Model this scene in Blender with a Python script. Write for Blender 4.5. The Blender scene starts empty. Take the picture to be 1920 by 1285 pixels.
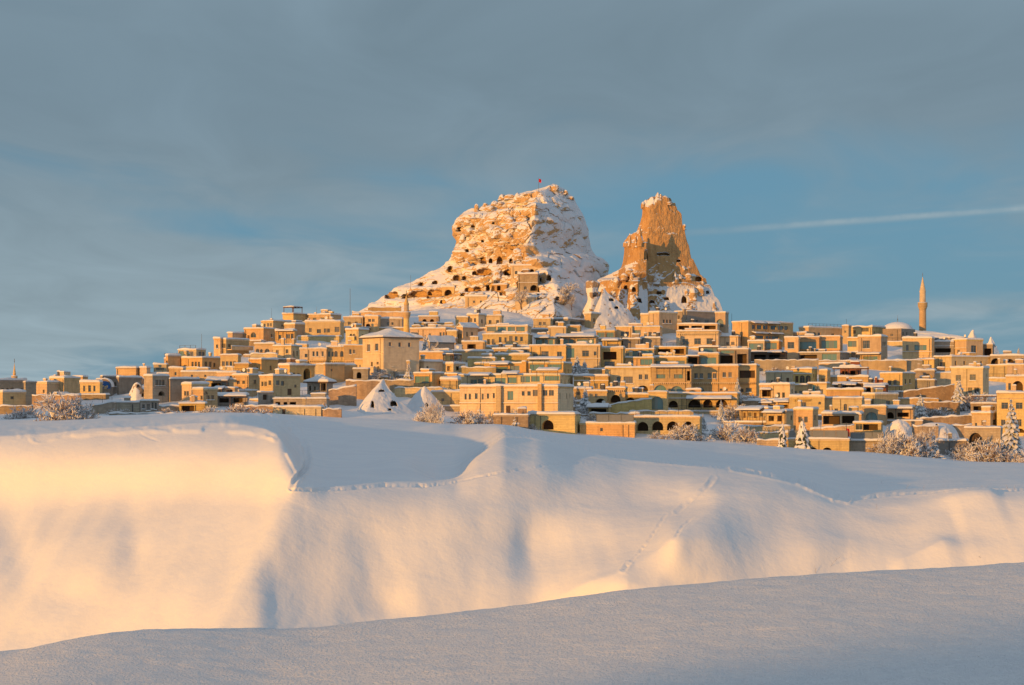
import bpy, bmesh, math, random
import numpy as np
from mathutils import Vector, Matrix

# ------------------------------------------------------------------ camera, light, sky, exposure
F = 3583.0            # focal length in photograph pixels (1920 wide, about 30 degrees across)
HZ = 745.0            # eye level in photograph rows
CAM_Z = 40.0
SC = bpy.context.scene
COL = SC.collection
rnd = random.Random(7)
R = math.radians

cam_data = bpy.data.cameras.new("camera")
cam = bpy.data.objects.new("camera", cam_data)
COL.objects.link(cam)
cam.location = (0, 0, CAM_Z)
cam.rotation_euler = (R(90), 0, 0)
cam_data.sensor_width = 36.0
cam_data.lens = 36.0 * F / 1920.0
cam_data.shift_y = (HZ - 642.5) / 1920.0
cam_data.clip_start = 0.1
cam_data.clip_end = 60000
SC.camera = cam

SUN_EL = R(5.0)
SUN_H = (-0.675, -0.738)                      # horizontal direction towards the sun
sun_data = bpy.data.lights.new("sun", 'SUN')
sun = bpy.data.objects.new("sun", sun_data)
COL.objects.link(sun)
sun_data.energy = 4.25
sun_data.angle = R(0.5)
sun_data.color = (1.0, 0.46, 0.072)
_d = Vector((-SUN_H[0] * math.cos(SUN_EL), -SUN_H[1] * math.cos(SUN_EL), -math.sin(SUN_EL)))
sun.rotation_euler = _d.to_track_quat('-Z', 'Y').to_euler()

SC.view_settings.view_transform = 'Standard'
SC.view_settings.look = 'None'
SC.view_settings.exposure = 0.06
SC.view_settings.gamma = 1.0
SC.view_settings.use_curve_mapping = False
SC.cycles.max_bounces = 5
SC.cycles.diffuse_bounces = 3
SC.cycles.use_denoising = True


class NT:
    """small helper for building node trees"""
    def __init__(self, tree):
        self.t = tree
        tree.nodes.clear()

    def n(self, kind, **kw):
        nd = self.t.nodes.new(kind)
        for k, v in kw.items():
            if k.startswith('i_'):
                key = k[2:].replace('_', ' ')
                sock = nd.inputs[int(key)] if key.isdigit() else nd.inputs[key]
                if isinstance(v, bpy.types.NodeSocket):
                    self.t.links.new(v, sock)
                else:
                    sock.default_value = v
            else:
                setattr(nd, k, v)
        return nd

    def link(self, a, b):
        self.t.links.new(a, b)

    def math(self, op, a, b=None, c=None, clamp=False):
        nd = self.t.nodes.new('ShaderNodeMath')
        nd.operation = op
        nd.use_clamp = clamp
        for i, v in enumerate((a, b, c)):
            if v is None:
                continue
            if isinstance(v, bpy.types.NodeSocket):
                self.t.links.new(v, nd.inputs[i])
            else:
                nd.inputs[i].default_value = v
        return nd.outputs[0]

    def mix(self, fac, a, b, blend='MIX'):
        nd = self.t.nodes.new('ShaderNodeMix')
        nd.data_type = 'RGBA'
        nd.blend_type = blend
        for s, v in ((nd.inputs[0], fac), (nd.inputs[6], a), (nd.inputs[7], b)):
            if isinstance(v, bpy.types.NodeSocket):
                self.t.links.new(v, s)
            else:
                s.default_value = v if not isinstance(v, tuple) else (v + (1.0,) if len(v) == 3 else v)
        return nd.outputs[2]

    def ramp(self, fac, lo, hi):
        nd = self.t.nodes.new('ShaderNodeMapRange')
        nd.interpolation_type = 'SMOOTHSTEP'
        self.t.links.new(fac, nd.inputs[0])
        nd.inputs[1].default_value = lo
        nd.inputs[2].default_value = hi
        return nd.outputs[0]

    def noise(self, vec, scale, detail=4.0, rough=0.5, dist=0.0):
        nd = self.t.nodes.new('ShaderNodeTexNoise')
        if vec is not None:
            self.t.links.new(vec, nd.inputs['Vector'])
        nd.inputs['Scale'].default_value = scale
        nd.inputs['Detail'].default_value = detail
        nd.inputs['Roughness'].default_value = rough
        nd.inputs['Distortion'].default_value = dist
        return nd.outputs[0]

    def scale(self, vec, v):
        nd = self.t.nodes.new('ShaderNodeVectorMath')
        nd.operation = 'MULTIPLY'
        self.t.links.new(vec, nd.inputs[0])
        nd.inputs[1].default_value = v
        return nd.outputs[0]


world = bpy.data.worlds.new("World")
SC.world = world
world.use_nodes = True
w = NT(world.node_tree)
sky = w.n('ShaderNodeTexSky', sky_type='NISHITA', sun_disc=False)
sky.sun_elevation = SUN_EL
sky.sun_rotation = math.atan2(SUN_H[0], SUN_H[1]) % (2 * math.pi)
sky.altitude = 1200
sky.air_density = 1.0
sky.dust_density = 0.6
sky.ozone_density = 1.6
tc = w.n('ShaderNodeTexCoord')
sep = w.n('ShaderNodeSeparateXYZ', i_0=tc.outputs['Generated'])
elev = sep.outputs[2]
# cloud deck: the view direction projected on a high plane, so streaks flatten towards the horizon
zc = w.math('ADD', w.math('MAXIMUM', elev, 0.0), 0.06)
u = w.math('DIVIDE', sep.outputs[0], zc)
v = w.math('DIVIDE', sep.outputs[1], zc)
cmb = w.n('ShaderNodeCombineXYZ', i_0=u, i_1=v, i_2=0.3)
n1 = w.noise(w.scale(cmb.outputs[0], (0.50, 0.34, 1.0)), 1.0, 4.0, 0.48, 0.4)
n2 = w.noise(w.scale(cmb.outputs[0], (1.9, 0.8, 1.0)), 1.0, 4.0, 0.55, 0.8)
n3 = w.noise(w.scale(cmb.outputs[0], (0.22, 0.5, 1.0)), 1.0, 2.0, 0.5, 0.0)
# the deck thins towards the horizon on the +x side (blue gaps), closed above
bias = w.math('MULTIPLY_ADD', w.math('MULTIPLY', w.ramp(elev, 0.17, 0.0), w.ramp(sep.outputs[0], -0.12, 0.12)), -0.34, 0.15)
cov = w.math('ADD', w.math('ADD', n1, w.math('MULTIPLY_ADD', n2, 0.35, -0.17)), bias)
cover = w.math('MULTIPLY', w.ramp(cov, 0.38, 0.66), 0.94)
lum = w.math('MULTIPLY_ADD', w.math('ADD', n2, n3), 0.42, 0.64)
cloud_col = w.mix(w.ramp(elev, 0.0, 0.16), (0.280, 0.362, 0.402), (0.178, 0.248, 0.300))
cloud_col = w.mix(w.ramp(elev, 0.16, 0.6), cloud_col, (0.33, 0.375, 0.44))
cl = w.n('ShaderNodeVectorMath', operation='SCALE')
w.link(cloud_col, cl.inputs[0])
w.link(lum, cl.inputs[3])
bg_sky = w.n('ShaderNodeBackground', i_Strength=0.10)
tint = w.mix(0.85, sky.outputs[0], (1.15, 2.75, 4.1))
w.link(tint, bg_sky.inputs[0])
bg_cl = w.n('ShaderNodeBackground', i_Strength=1.0)
# a thin old contrail crossing the blue gap: a great circle band in the sky
dotn = w.n('ShaderNodeVectorMath', operation='DOT_PRODUCT')
_p0 = Vector(((1290 - 960) / F, 1, (HZ - 437) / F)).normalized()
_p1 = Vector(((1920 - 960) / F, 1, (HZ - 391) / F)).normalized()
w.link(tc.outputs['Generated'], dotn.inputs[0])
dotn.inputs[1].default_value = _p0.cross(_p1).normalized()
wob = w.noise(tc.outputs['Generated'], 60.0, 3.0, 0.6)
dist = w.math('ABSOLUTE', w.math('ADD', dotn.outputs['Value'], w.math('MULTIPLY_ADD', wob, 0.0012, -0.0006)))
band = w.math('MULTIPLY', w.ramp(dist, 0.0031, 0.0002), w.math('MULTIPLY', w.ramp(sep.outputs[0], 0.03, 0.20), w.math('MULTIPLY_ADD', wob, 0.9, 0.25)))
col2 = w.mix(band, cl.outputs[0], (0.34, 0.425, 0.465))
w.link(col2, bg_cl.inputs[0])
cover2 = w.math('MAXIMUM', cover, band)
ms = w.n('ShaderNodeMixShader')
w.link(cover2, ms.inputs[0])
w.link(bg_sky.outputs[0], ms.inputs[1])
w.link(bg_cl.outputs[0], ms.inputs[2])
wo = w.n('ShaderNodeOutputWorld')
w.link(ms.outputs[0], wo.inputs[0])


# ------------------------------------------------------------------ numpy noise and interpolation
def _hash(ix, iy, iz):
    h = (ix.astype(np.int64) * 374761393 + iy.astype(np.int64) * 668265263 + iz.astype(np.int64) * 2147483647 * 3 + 1013904223) & 0xFFFFFFFF
    h = ((h ^ (h >> 13)) * 1274126177) & 0xFFFFFFFF
    h = ((h ^ (h >> 16)) * 2246822519) & 0xFFFFFFFF
    return ((h ^ (h >> 15)) & 0xFFFFFF) / float(0xFFFFFF)


def vnoise(x, y, z=0.0):
    """smooth value noise in -1..1"""
    x = np.asarray(x, float); y = np.asarray(y, float); z = np.zeros_like(x) + z
    ix, iy, iz = np.floor(x), np.floor(y), np.floor(z)
    fx, fy, fz = x - ix, y - iy, z - iz
    fx = fx * fx * fx * (fx * (fx * 6 - 15) + 10)
    fy = fy * fy * fy * (fy * (fy * 6 - 15) + 10)
    fz = fz * fz * fz * (fz * (fz * 6 - 15) + 10)
    r = 0
    for a in (0, 1):
        for b in (0, 1):
            for c in (0, 1):
                wgt = (fx if a else 1 - fx) * (fy if b else 1 - fy) * (fz if c else 1 - fz)
                r = r + wgt * _hash(ix + a, iy + b, iz + c)
    return r * 2 - 1


def fbm(x, y, z=0.0, oct=4, gain=0.5, lac=2.03):
    s = 0; a = 1.0; t = 0
    for i in range(oct):
        s = s + a * vnoise(x + 17.3 * i, y - 9.1 * i, z + 3.7 * i)
        t += a
        a *= gain
        x = np.asarray(x) * lac; y = np.asarray(y) * lac; z = np.asarray(z) * lac
    return s / t


def worley(x, y, z):
    """(distance to the nearest cell point, random value of that cell)"""
    ix, iy, iz = np.floor(x), np.floor(y), np.floor(z)
    best = np.full(x.shape, 9.0); val = np.zeros(x.shape)
    for a in (-1, 0, 1):
        for b in (-1, 0, 1):
            for c in (-1, 0, 1):
                jx, jy, jz = ix + a, iy + b, iz + c
                px = jx + _hash(jx, jy, jz); py = jy + _hash(jx + 91, jy, jz); pz = jz + _hash(jx, jy + 57, jz)
                d = np.sqrt((px - x) ** 2 + (py - y) ** 2 + (pz - z) ** 2)
                m = d < best
                best = np.where(m, d, best)
                val = np.where(m, _hash(jx, jy, jz + 33), val)
    return best, val


def pchip(xk, yk, x):
    """monotone cubic interpolation; yk may be (n,) ; x any shape"""
    xk = np.asarray(xk, float); yk = np.asarray(yk, float)
    h = np.diff(xk); d = np.diff(yk) / h
    m = np.zeros_like(yk)
    for i in range(1, len(xk) - 1):
        if d[i - 1] * d[i] > 0:
            w1 = 2 * h[i] + h[i - 1]; w2 = h[i] + 2 * h[i - 1]
            m[i] = (w1 + w2) / (w1 / d[i - 1] + w2 / d[i])
    m[0] = d[0]; m[-1] = d[-1]
    x = np.clip(x, xk[0], xk[-1])
    i = np.clip(np.searchsorted(xk, x) - 1, 0, len(xk) - 2)
    t = (x - xk[i]) / h[i]
    return (yk[i] * (1 + 2 * t) * (1 - t) ** 2 + m[i] * h[i] * t * (1 - t) ** 2
            + yk[i + 1] * t * t * (3 - 2 * t) + m[i + 1] * h[i] * t * t * (t - 1))


def table(rows, col):
    return [r[0] for r in rows], [r[col] for r in rows]


def smoothstep(a, b, x):
    t = np.clip((x - a) / (b - a), 0, 1)
    return t * t * (3 - 2 * t)


# ------------------------------------------------------------------ scene helpers
def at(px, py, Y):
    return Vector(((px - 960.0) / F * Y, Y, CAM_Z + (HZ - py) / F * Y))


def link(name, me, mat=None, parent=None, loc=None, rotz=None):
    o = bpy.data.objects.new(name, me)
    COL.objects.link(o)
    if me is not None and mat is not None and len(me.materials) == 0:
        for m_ in (mat if isinstance(mat, (list, tuple)) else [mat]):
            me.materials.append(m_)
    if parent is not None:
        o.parent = parent
    if loc is not None:
        o.location = loc
    if rotz is not None:
        o.rotation_euler = (0, 0, rotz)
    return o


LABELS = {}


def tag(o, label, cat, group=None):
    o['label'] = label
    o['category'] = cat
    if group:
        o['group'] = group
    LABELS.setdefault(label, []).append(o.name)
    return o


def thing(name, label, cat, loc, rotz=0.0, group=None):
    o = link(name, None, loc=loc, rotz=rotz)
    o.empty_display_size = 0.3
    return tag(o, label, cat, group)


def structure(o):
    o['kind'] = 'structure'
    return o


class MB:
    """collects polygons for one mesh"""
    def __init__(self):
        self.v = []; self.f = []; self.mi = []

    def add(self, verts, faces, mi=0):
        b = len(self.v)
        self.v.extend(tuple(p) for p in verts)
        self.f.extend(tuple(b + i for i in f) for f in faces)
        self.mi.extend([mi] * len(faces))

    def quad(self, a, b, c, d, mi=0):
        self.add((a, b, c, d), ((0, 1, 2, 3),), mi)

    def box(self, x0, x1, y0, y1, z0, z1, mi=0, top=True, bottom=True):
        vs = [(x0, y0, z0), (x1, y0, z0), (x1, y1, z0), (x0, y1, z0), (x0, y0, z1), (x1, y0, z1), (x1, y1, z1), (x0, y1, z1)]
        fs = [(0, 1, 5, 4), (1, 2, 6, 5), (2, 3, 7, 6), (3, 0, 4, 7)]
        if top: fs.append((4, 5, 6, 7))
        if bottom: fs.append((3, 2, 1, 0))
        self.add(vs, fs, mi)

    def tube(self, pts, rads, n=5, mi=0, cap=True):
        pts = [Vector(p) for p in pts]
        vs = []; fs = []
        for i, p in enumerate(pts):
            t = (pts[min(i + 1, len(pts) - 1)] - pts[max(i - 1, 0)])
            if t.length < 1e-9: t = Vector((0, 0, 1))
            t.normalize()
            a = t.orthogonal().normalized(); b = t.cross(a)
            for k in range(n):
                q = 2 * math.pi * k / n
                vs.append(p + (a * math.cos(q) + b * math.sin(q)) * rads[i])
        for i in range(len(pts) - 1):
            for k in range(n):
                fs.append((i * n + k, i * n + (k + 1) % n, (i + 1) * n + (k + 1) % n, (i + 1) * n + k))
        if cap:
            fs.append(tuple(range(n))[::-1]); fs.append(tuple((len(pts) - 1) * n + k for k in range(n)))
        self.add(vs, fs, mi)

    def lathe(self, prof, n=12, mi=0, cx=0, cy=0):
        vs = []; fs = []
        for r, z in prof:
            for k in range(n):
                q = 2 * math.pi * k / n
                vs.append((cx + r * math.cos(q), cy + r * math.sin(q), z))
        for i in range(len(prof) - 1):
            for k in range(n):
                fs.append((i * n + k, i * n + (k + 1) % n, (i + 1) * n + (k + 1) % n, (i + 1) * n + k))
        self.add(vs, fs, mi)

    def mesh(self, name, smooth=False):
        me = bpy.data.meshes.new(name)
        me.from_pydata(self.v, [], self.f)
        if any(self.mi):
            me.polygons.foreach_set('material_index', self.mi)
        if smooth:
            me.polygons.foreach_set('use_smooth', [True] * len(me.polygons))
        me.update()
        return me

    def build(self, name, mat, parent=None, loc=None, rotz=None, smooth=False):
        return link(name, self.mesh(name, smooth), mat, parent, loc, rotz)


def grid_mesh(name, P, smooth=True, wrap=False, attrs=None):
    """mesh from an array of points (rows, cols, 3)"""
    nr, nc = P.shape[:2]
    me = bpy.data.meshes.new(name)
    idx = np.arange(nr * nc).reshape(nr, nc)
    if wrap:
        nxt = np.roll(idx, -1, axis=1)
        a, b, c, d = idx[:-1], nxt[:-1], nxt[1:], idx[1:]
    else:
        a, b, c, d = idx[:-1, :-1], idx[:-1, 1:], idx[1:, 1:], idx[1:, :-1]
    q = np.stack([a, b, c, d], -1).reshape(-1, 4)
    me.vertices.add(nr * nc)
    me.vertices.foreach_set('co', P.reshape(-1).astype(np.float32))
    me.loops.add(q.size)
    me.loops.foreach_set('vertex_index', q.reshape(-1).astype(np.int32))
    me.polygons.add(len(q))
    me.polygons.foreach_set('loop_start', np.arange(0, q.size, 4, dtype=np.int32))
    me.polygons.foreach_set('loop_total', np.full(len(q), 4, dtype=np.int32))
    me.polygons.foreach_set('use_smooth', np.full(len(q), smooth, dtype=bool))
    me.update(calc_edges=True)
    me.validate()
    for k, arr in (attrs or {}).items():
        at_ = me.attributes.new(k, 'FLOAT', 'POINT')
        at_.data.foreach_set('value', arr.reshape(-1).astype(np.float32))
    return me


def vnormals(P):
    """point normals of a grid (rows, cols, 3)"""
    du = np.gradient(P, axis=1); dv = np.gradient(P, axis=0)
    n = np.cross(du, dv)
    return n / (np.linalg.norm(n, axis=-1, keepdims=True) + 1e-9)


# ------------------------------------------------------------------ materials
def mat_new(name):
    m_ = bpy.data.materials.new(name)
    m_.use_nodes = True
    t = NT(m_.node_tree)
    out = t.n('ShaderNodeOutputMaterial')
    p = t.n('ShaderNodeBsdfPrincipled')
    t.link(p.outputs[0], out.inputs[0])
    return m_, t, p


def bump(t, p, h, strength, dist):
    b = t.n('ShaderNodeBump')
    b.inputs['Strength'].default_value = strength
    b.inputs['Distance'].default_value = dist
    t.link(h, b.inputs['Height'])
    t.link(b.outputs[0], p.inputs['Normal'])


SNOW_C = (0.745, 0.755, 0.775, 1)


def snow_material(name, s1, d1, s2, d2, spec=0.25, grain=0.0, k=1.0):
    m_, t, p = mat_new(name)
    tcn = t.n('ShaderNodeTexCoord')
    a = t.noise(tcn.outputs['Object'], s1, 5.0, 0.55)
    b = t.noise(tcn.outputs['Object'], s2, 3.0, 0.6)
    h = t.math('ADD', t.math('MULTIPLY', a, d1), t.math('MULTIPLY', b, d2))
    bump(t, p, h, 1.0, 1.0)
    c = t.mix(t.ramp(a, 0.3, 0.7), (0.725 * k, 0.74 * k, 0.765 * k), (0.775 * k, 0.785 * k, 0.795 * k))
    if grain:
        g = t.noise(tcn.outputs['Object'], s2 * 0.8, 2.0, 0.7)
        c = t.mix(t.math('MULTIPLY', t.ramp(g, 0.62, 0.36), grain), c, (0.58, 0.60, 0.64))
    t.link(c, p.inputs['Base Color'])
    p.inputs['Roughness'].default_value = 0.55
    p.inputs['Specular IOR Level'].default_value = spec
    return m_


M = {}
M['snow_far'] = snow_material('snow_far', 0.6, 0.25, 3.0, 0.05)
M['snow_slope'] = snow_material('snow_slope', 0.15, 0.30, 3.0, 0.02)
M['snow_near'] = snow_material('snow_near', 7.0, 0.04, 40.0, 0.040, 0.3, 0.06, 1.09)
M['snow_cap'] = snow_material('snow_cap', 1.5, 0.10, 6.0, 0.03)
# ------------------------------------------------------------------ terrain
# snow slope and plateau between the near bank and the village.
# columns: px, foot row, crest row, depth at crest, depth half way over the plateau, depth at rows 950, 1020, 1100, 1230
MID = [
    (-900, 800, 850, 178, 265, 174, 170, 166, 158),
    (-400, 790, 832, 172, 262, 167, 160.5, 155, 147.5),
    (0, 785, 818, 166, 254, 160, 153.5, 148, 141),
    (150, 780, 808, 165, 254, 156.5, 150.0, 144.5, 138.0),
    (300, 776, 800, 163.5, 251, 152, 146.2, 140.6, 133.6),
    (420, 774, 796, 161.5, 247, 147.5, 142, 136.6, 128.6),
    (480, 775, 802, 158, 244, 144.6, 139.6, 135.4, 129.0),
    (520, 777, 816, 152.5, 239, 142.7, 138.9, 136.2, 129.9),
    (548, 779, 860, 147.3, 233, 142.2, 139.2, 136.7, 130.5),
    (575, 780, 906, 145, 228, 142.4, 139.7, 137.2, 131.1),
    (620, 782, 916, 146, 231, 143.2, 140.6, 138.0, 132.1),
    (700, 785, 916, 147.7, 234, 144.4, 142, 139.3, 133.8),
    (780, 789, 914, 149.5, 238, 145.5, 142.7, 139.27, 134.65),
    (850, 795, 906, 152, 243, 146.3, 143.5, 139.79, 135.17),
    (900, 798, 862, 157, 249, 147, 144.13, 140.14, 135.52),
    (950, 800, 824, 166, 260, 147.6, 144.66, 140.18, 135.7),
    (1000, 806, 822, 171, 268, 148.6, 145.8, 140.6, 136.3),
    (1080, 815, 840, 172, 269, 149.9, 144.9, 138.8, 135.2),
    (1130, 818.0, 851.0, 170.0, 268.0, 150.2, 143.7, 136.8, 134.5),
    (1180, 821, 862, 168, 267, 150.2, 141.9, 135.5, 134.0),
    (1230, 823.8, 868.1, 165.8, 265.9, 149.8, 139.6, 135.6, 133.9),
    (1270, 826, 873, 164, 265, 148.8, 137.7, 136.3, 134.3),
    (1300, 828.4, 876.6, 162.6, 264.2, 147.4, 138.3, 136.9, 134.6),
    (1345, 832, 882, 160.5, 263, 145.8, 139.4, 137.3, 134.9),
    (1390, 834.8, 886.7, 159.3, 261.6, 146.6, 140.6, 138.1, 135.2),
    (1440, 838, 892, 158, 260, 147.6, 141.9, 138.9, 135.7),
    (1520, 842, 915, 155.5, 257, 149, 143.4, 139.8, 136.3),
    (1590, 845, 936, 154.5, 254, 150.5, 145.25, 140.77, 136.85),
    (1700, 853, 928, 156, 254, 150.2, 145.2, 140.6, 136.7),
    (1760, 859.0, 924.0, 154.3, 252.7, 149.6, 144.6, 140.3, 136.4),
    (1790, 862, 922, 153.5, 252, 149.2, 144.3, 140.2, 136.3),
    (1850, 864, 920, 154, 252, 148.4, 143.6, 139.8, 136.0),
    (1920, 866, 918, 153, 250, 147.2, 142.6, 139, 135.2),
    (2300, 880, 930, 150, 244, 141, 136.8, 133.3, 129.8),
    (2900, 900, 950, 145, 236, 138, 131, 126, 121),
]
YF = 390.0     # depth of the village foot
pxk = [m_[0] for m_ in MID]


def foot_row(px):
    return pchip(pxk, [m_[1] for m_ in MID], px)


def make_mid():
    px = np.concatenate([np.arange(-900, -40, 20), np.arange(-40, 1960, 2.0), np.arange(1960, 2901, 20)])
    nr = 330
    foot, crest, yc, yp, y95, y102, y110, y123 = [pchip(pxk, [m_[i] for m_ in MID], px) for i in range(1, 9)]
    P = np.zeros((nr, len(px), 3)); PY = np.zeros((nr, len(px)))
    tt = np.linspace(0, 1, nr)
    for j in range(len(px)):
        kn = [(foot[j] - 6, YF + 60), (foot[j], YF), (foot[j] * .5 + crest[j] * .5, yp[j]), (crest[j], yc[j]), (max(950, crest[j] + 14), y95[j]),
              (1020, y102[j]), (1100, y110[j]), (1230, y123[j]), (1420, y123[j] - 16), (1900, 62)]
        k0 = [k[0] for k in kn]
        # rows: dense down to 1240, few below
        rows = np.where(tt < 0.95, foot[j] - 6 + (1245 - foot[j] + 6) * (tt / 0.95), 1245 + (1900 - 1245) * (tt - 0.95) / 0.05)
        Y = pchip(k0, [k[1] for k in kn], rows)
        PY[:, j] = rows
        P[:, j, 0] = (px[j] - 960) / F * Y
        P[:, j, 1] = Y
        P[:, j, 2] = CAM_Z + (HZ - rows) / F * Y
    PX = np.broadcast_to(px, PY.shape)
    X, Yd = P[..., 0], P[..., 1]
    # wind-shaped undulation, stronger on the plateau far from the slope
    h = 0.35 * fbm(X / 16, Yd / 26, 0.5, 3) + 0.10 * fbm(X / 4.5, Yd / 9, 1.5, 3)
    # wind ripples and crust
    h = h + 0.016 * fbm((X + 0.5 * P[..., 2]) / 0.9, P[..., 2] / 0.35, Yd / 2.5, 3) * (0.6 + 0.6 * fbm(X / 7, P[..., 2] / 4, 8.8, 2))
    # gullies down the bright slope
    sl = smoothstep(835, 960, PY) * (1 - smoothstep(520, 600, PX))
    along = (PX + 0.62 * (PY - 800))
    h = h + sl * (0.55 * fbm(along / 95, PY / 900, 2.2, 3)) * smoothstep(860, 1050, PY)
    # ribs on the face below the shelf
    s2 = smoothstep(930, 1010, PY) * smoothstep(590, 680, PX) * (1 - smoothstep(1500, 1700, PX))
    h = h + s2 * 0.26 * fbm((PX - 0.35 * PY) / 120, PY / 420, 5.1, 3)
    # named bumps and hollows: px, row, half width, half height, metres
    for bx, by, bw, bh, a in [
        (870, 812, 60, 12, 0.7), (930, 806, 50, 9, 0.7), (820, 806, 30, 6, .4), (750, 875, 50, 14, 0.9), (820, 880, 40, 16, -0.7),
        (725, 1135, 34, 30, -0.35), (650, 1090, 60, 80, 0.35), (1225, 1085, 60, 30, -0.3), (1300, 1078, 30, 32, 0.3),
        (1560, 1030, 70, 34, 0.7), (1790, 1035, 70, 26, 0.45), (1820, 938, 60, 16, 0.6), (1000, 1035, 45, 60, -0.35),
        (30, 1030, 40, 60, -0.6), (250, 1010, 26, 80, -0.3), (130, 1120, 60, 40, -0.5), (850, 1010, 70, 50, 0.4), (1660, 960, 60, 20, -0.3),
        (430, 786, 70, 6, 0.5), (1420, 945, 60, 30, 0.3)]:
        h = h + a * np.exp(-((PX - bx) / bw) ** 2 - ((PY - by) / bh) ** 2)
    # cornice: small broken steps along the upper edge of the bright slope
    edge = pchip(pxk, [m_[2] for m_ in MID], PX) + 10 + 6 * fbm(PX / 60, 0 * PX, 7.7, 3)
    lip = smoothstep(-7, 0, edge - PY) * (1 - smoothstep(560, 600, PX))
    brk = smoothstep(0.05, 0.35, fbm(PX / 45, PY / 30, 9.3, 3) + 0.1)
    h = h + 0.16 * lip * brk * np.exp(-np.maximum(edge - PY, 0) / 12)
    # wind-cut ridges: steep on the side towards the sun, gentle behind
    for pts, amp, wl_, wr_ in [([(1395, 925), (1350, 956), (1300, 992), (1235, 1038), (1165, 1078), (1080, 1108), (1000, 1140)], 0.30, 14, 95),
                               ([(548, 905), (540, 940), (516, 990), (478, 1062), (436, 1140), (400, 1205)], 0.36, 26, 70),
                               ([(1880, 925), (1840, 945), (1780, 968)], 0.28, 14, 60), ([(1800, 1018), (1740, 1042), (1660, 1068)], 0.35, 14, 70)]:
        best = np.full(PX.shape, 1e9); sgn = np.zeros(PX.shape); arc = np.zeros(PX.shape); acc = 0
        for (x0, y0), (x1, y1) in zip(pts[:-1], pts[1:]):
            L = math.hypot(x1 - x0, y1 - y0)
            t_ = np.clip(((PX - x0) * (x1 - x0) + (PY - y0) * (y1 - y0)) / L ** 2, 0, 1)
            dx, dy = PX - x0 - t_ * (x1 - x0), PY - y0 - t_ * (y1 - y0)
            d_ = np.hypot(dx, dy); mm = d_ < best
            best = np.where(mm, d_, best)
            sgn = np.where(mm, np.sign((x1 - x0) * (PY - y0) - (y1 - y0) * (PX - x0)), sgn)
            arc = np.where(mm, acc + t_ * L, arc); acc += L
        sa = arc / acc
        env = smoothstep(0.0, 0.25, sa) * (1 - smoothstep(0.75, 1.0, sa))
        right = sgn < 0
        h = h + amp * env * np.where(right, np.exp(-(best / wr_) ** 1.3), np.exp(-(best / wl_) ** 1.5))
    # footprint trails: polylines in photograph rows
    trails = [
        ([(488, 772), (505, 786), (540, 796), (556, 812), (572, 836), (577, 860), (572, 880), (553, 900), (545, 915)], 0.42, 5.0, 0),
        ([(545, 916), (580, 918), (650, 917), (720, 912), (800, 914), (850, 908)], 0.30, 3.2, 1),
        ([(850, 908), (900, 896), (1000, 878)], 0.10, 2.5, 1),
        ([(1000, 818), (1060, 834), (1120, 850), (1180, 861), (1260, 869), (1330, 875), (1375, 880)], 0.32, 3.2, 1),
        ([(1375, 880), (1440, 892), (1475, 900), (1500, 906)], 0.36, 4.0, 1),
        ([(1500, 905), (1535, 920), (1565, 932), (1590, 937)], 0.60, 4.5, 0),
        ([(1565, 937), (1600, 936), (1630, 932), (1680, 927), (1760, 926), (1850, 925), (1930, 918)], 0.34, 3.0, 1),
        ([(1338, 896), (1330, 908), (1310, 925), (1290, 942), (1270, 960)], 0.14, 5.0, 0),
        ([(1300, 975), (1280, 990), (1265, 1015)], 0.09, 3.0, 1),
        ([(1250, 965), (1215, 1010), (1190, 1045), (1175, 1066)], 0.09, 3.0, 1),
        ([(1178, 1060), (1170, 1072)], 0.25, 5.0, 2),
        ([(258, 812), (280, 822), (298, 828)], 0.05, 2.5, 0),
        ([(1000, 878), (1030, 873), (1060, 870), (1110, 869)], 0.08, 2.5, 1),
    ]
    jit = vnoise(PX / 7.0, PY / 5.0, 3.3)
    for pts, dep, wid, style in trails:
        best = np.full(PX.shape, 1e9); arc = np.zeros(PX.shape); acc = 0
        for (x0, y0), (x1, y1) in zip(pts[:-1], pts[1:]):
            lo = (PX > min(x0, x1) - 30) & (PX < max(x0, x1) + 30) & (PY > min(y0, y1) - 30) & (PY < max(y0, y1) + 30)
            L = math.hypot(x1 - x0, y1 - y0)
            t_ = np.clip(((PX - x0) * (x1 - x0) + (PY - y0) * (y1 - y0)) / L ** 2, 0, 1)
            d_ = np.hypot(PX - x0 - t_ * (x1 - x0), (PY - y0 - t_ * (y1 - y0)) * 1.25)
            mm = lo & (d_ < best)
            best = np.where(mm, d_, best); arc = np.where(mm, acc + t_ * L, arc)
            acc += L
        best = best + 0.8 * jit
        prof = np.exp(-(best / wid) ** 2)
        rim = np.exp(-((best - wid * 1.5) / (wid * .5)) ** 2) * 0.35
        step = {0: 1.0, 1: 0.40 + 0.60 * smoothstep(-0.25, 0.25, vnoise(arc / 4.2 + dep * 90, 0 * arc, 6.6)), 2: 0.85 + 0.15 * jit}[style]
        sa = arc / acc
        env = (0.25 + 0.75 * smoothstep(0.0, 0.18, sa) * (1 - smoothstep(0.80, 1.0, sa))) * (0.75 + 0.35 * vnoise(arc / 9.0, 0 * arc, dep * 50))
        step = step * env
        h = h - dep * prof * step + dep * rim * (0.4 + 0.6 * step)
    N = vnormals(P)
    N = N * np.sign(N[..., 2:3])
    fade = (1 - smoothstep(0.95, 1.0, tt))[:, None]
    P += N * (h * fade)[..., None]
    # unseen knoll added west of the view to shade the lowest houses there
    sx, sy = SUN_H
    kp, kq = -(P[..., 0] + 125) * sy + (P[..., 1] - 345) * sx, -(P[..., 0] + 125) * sx - (P[..., 1] - 345) * sy
    P[..., 2] += 13.0 * np.exp(-(kp / 19) ** 2 - (kq / 15) ** 2)
    o = link('snow_slope', grid_mesh('snow_slope', P), M['snow_slope'])
    return structure(o)


make_mid()


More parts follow.
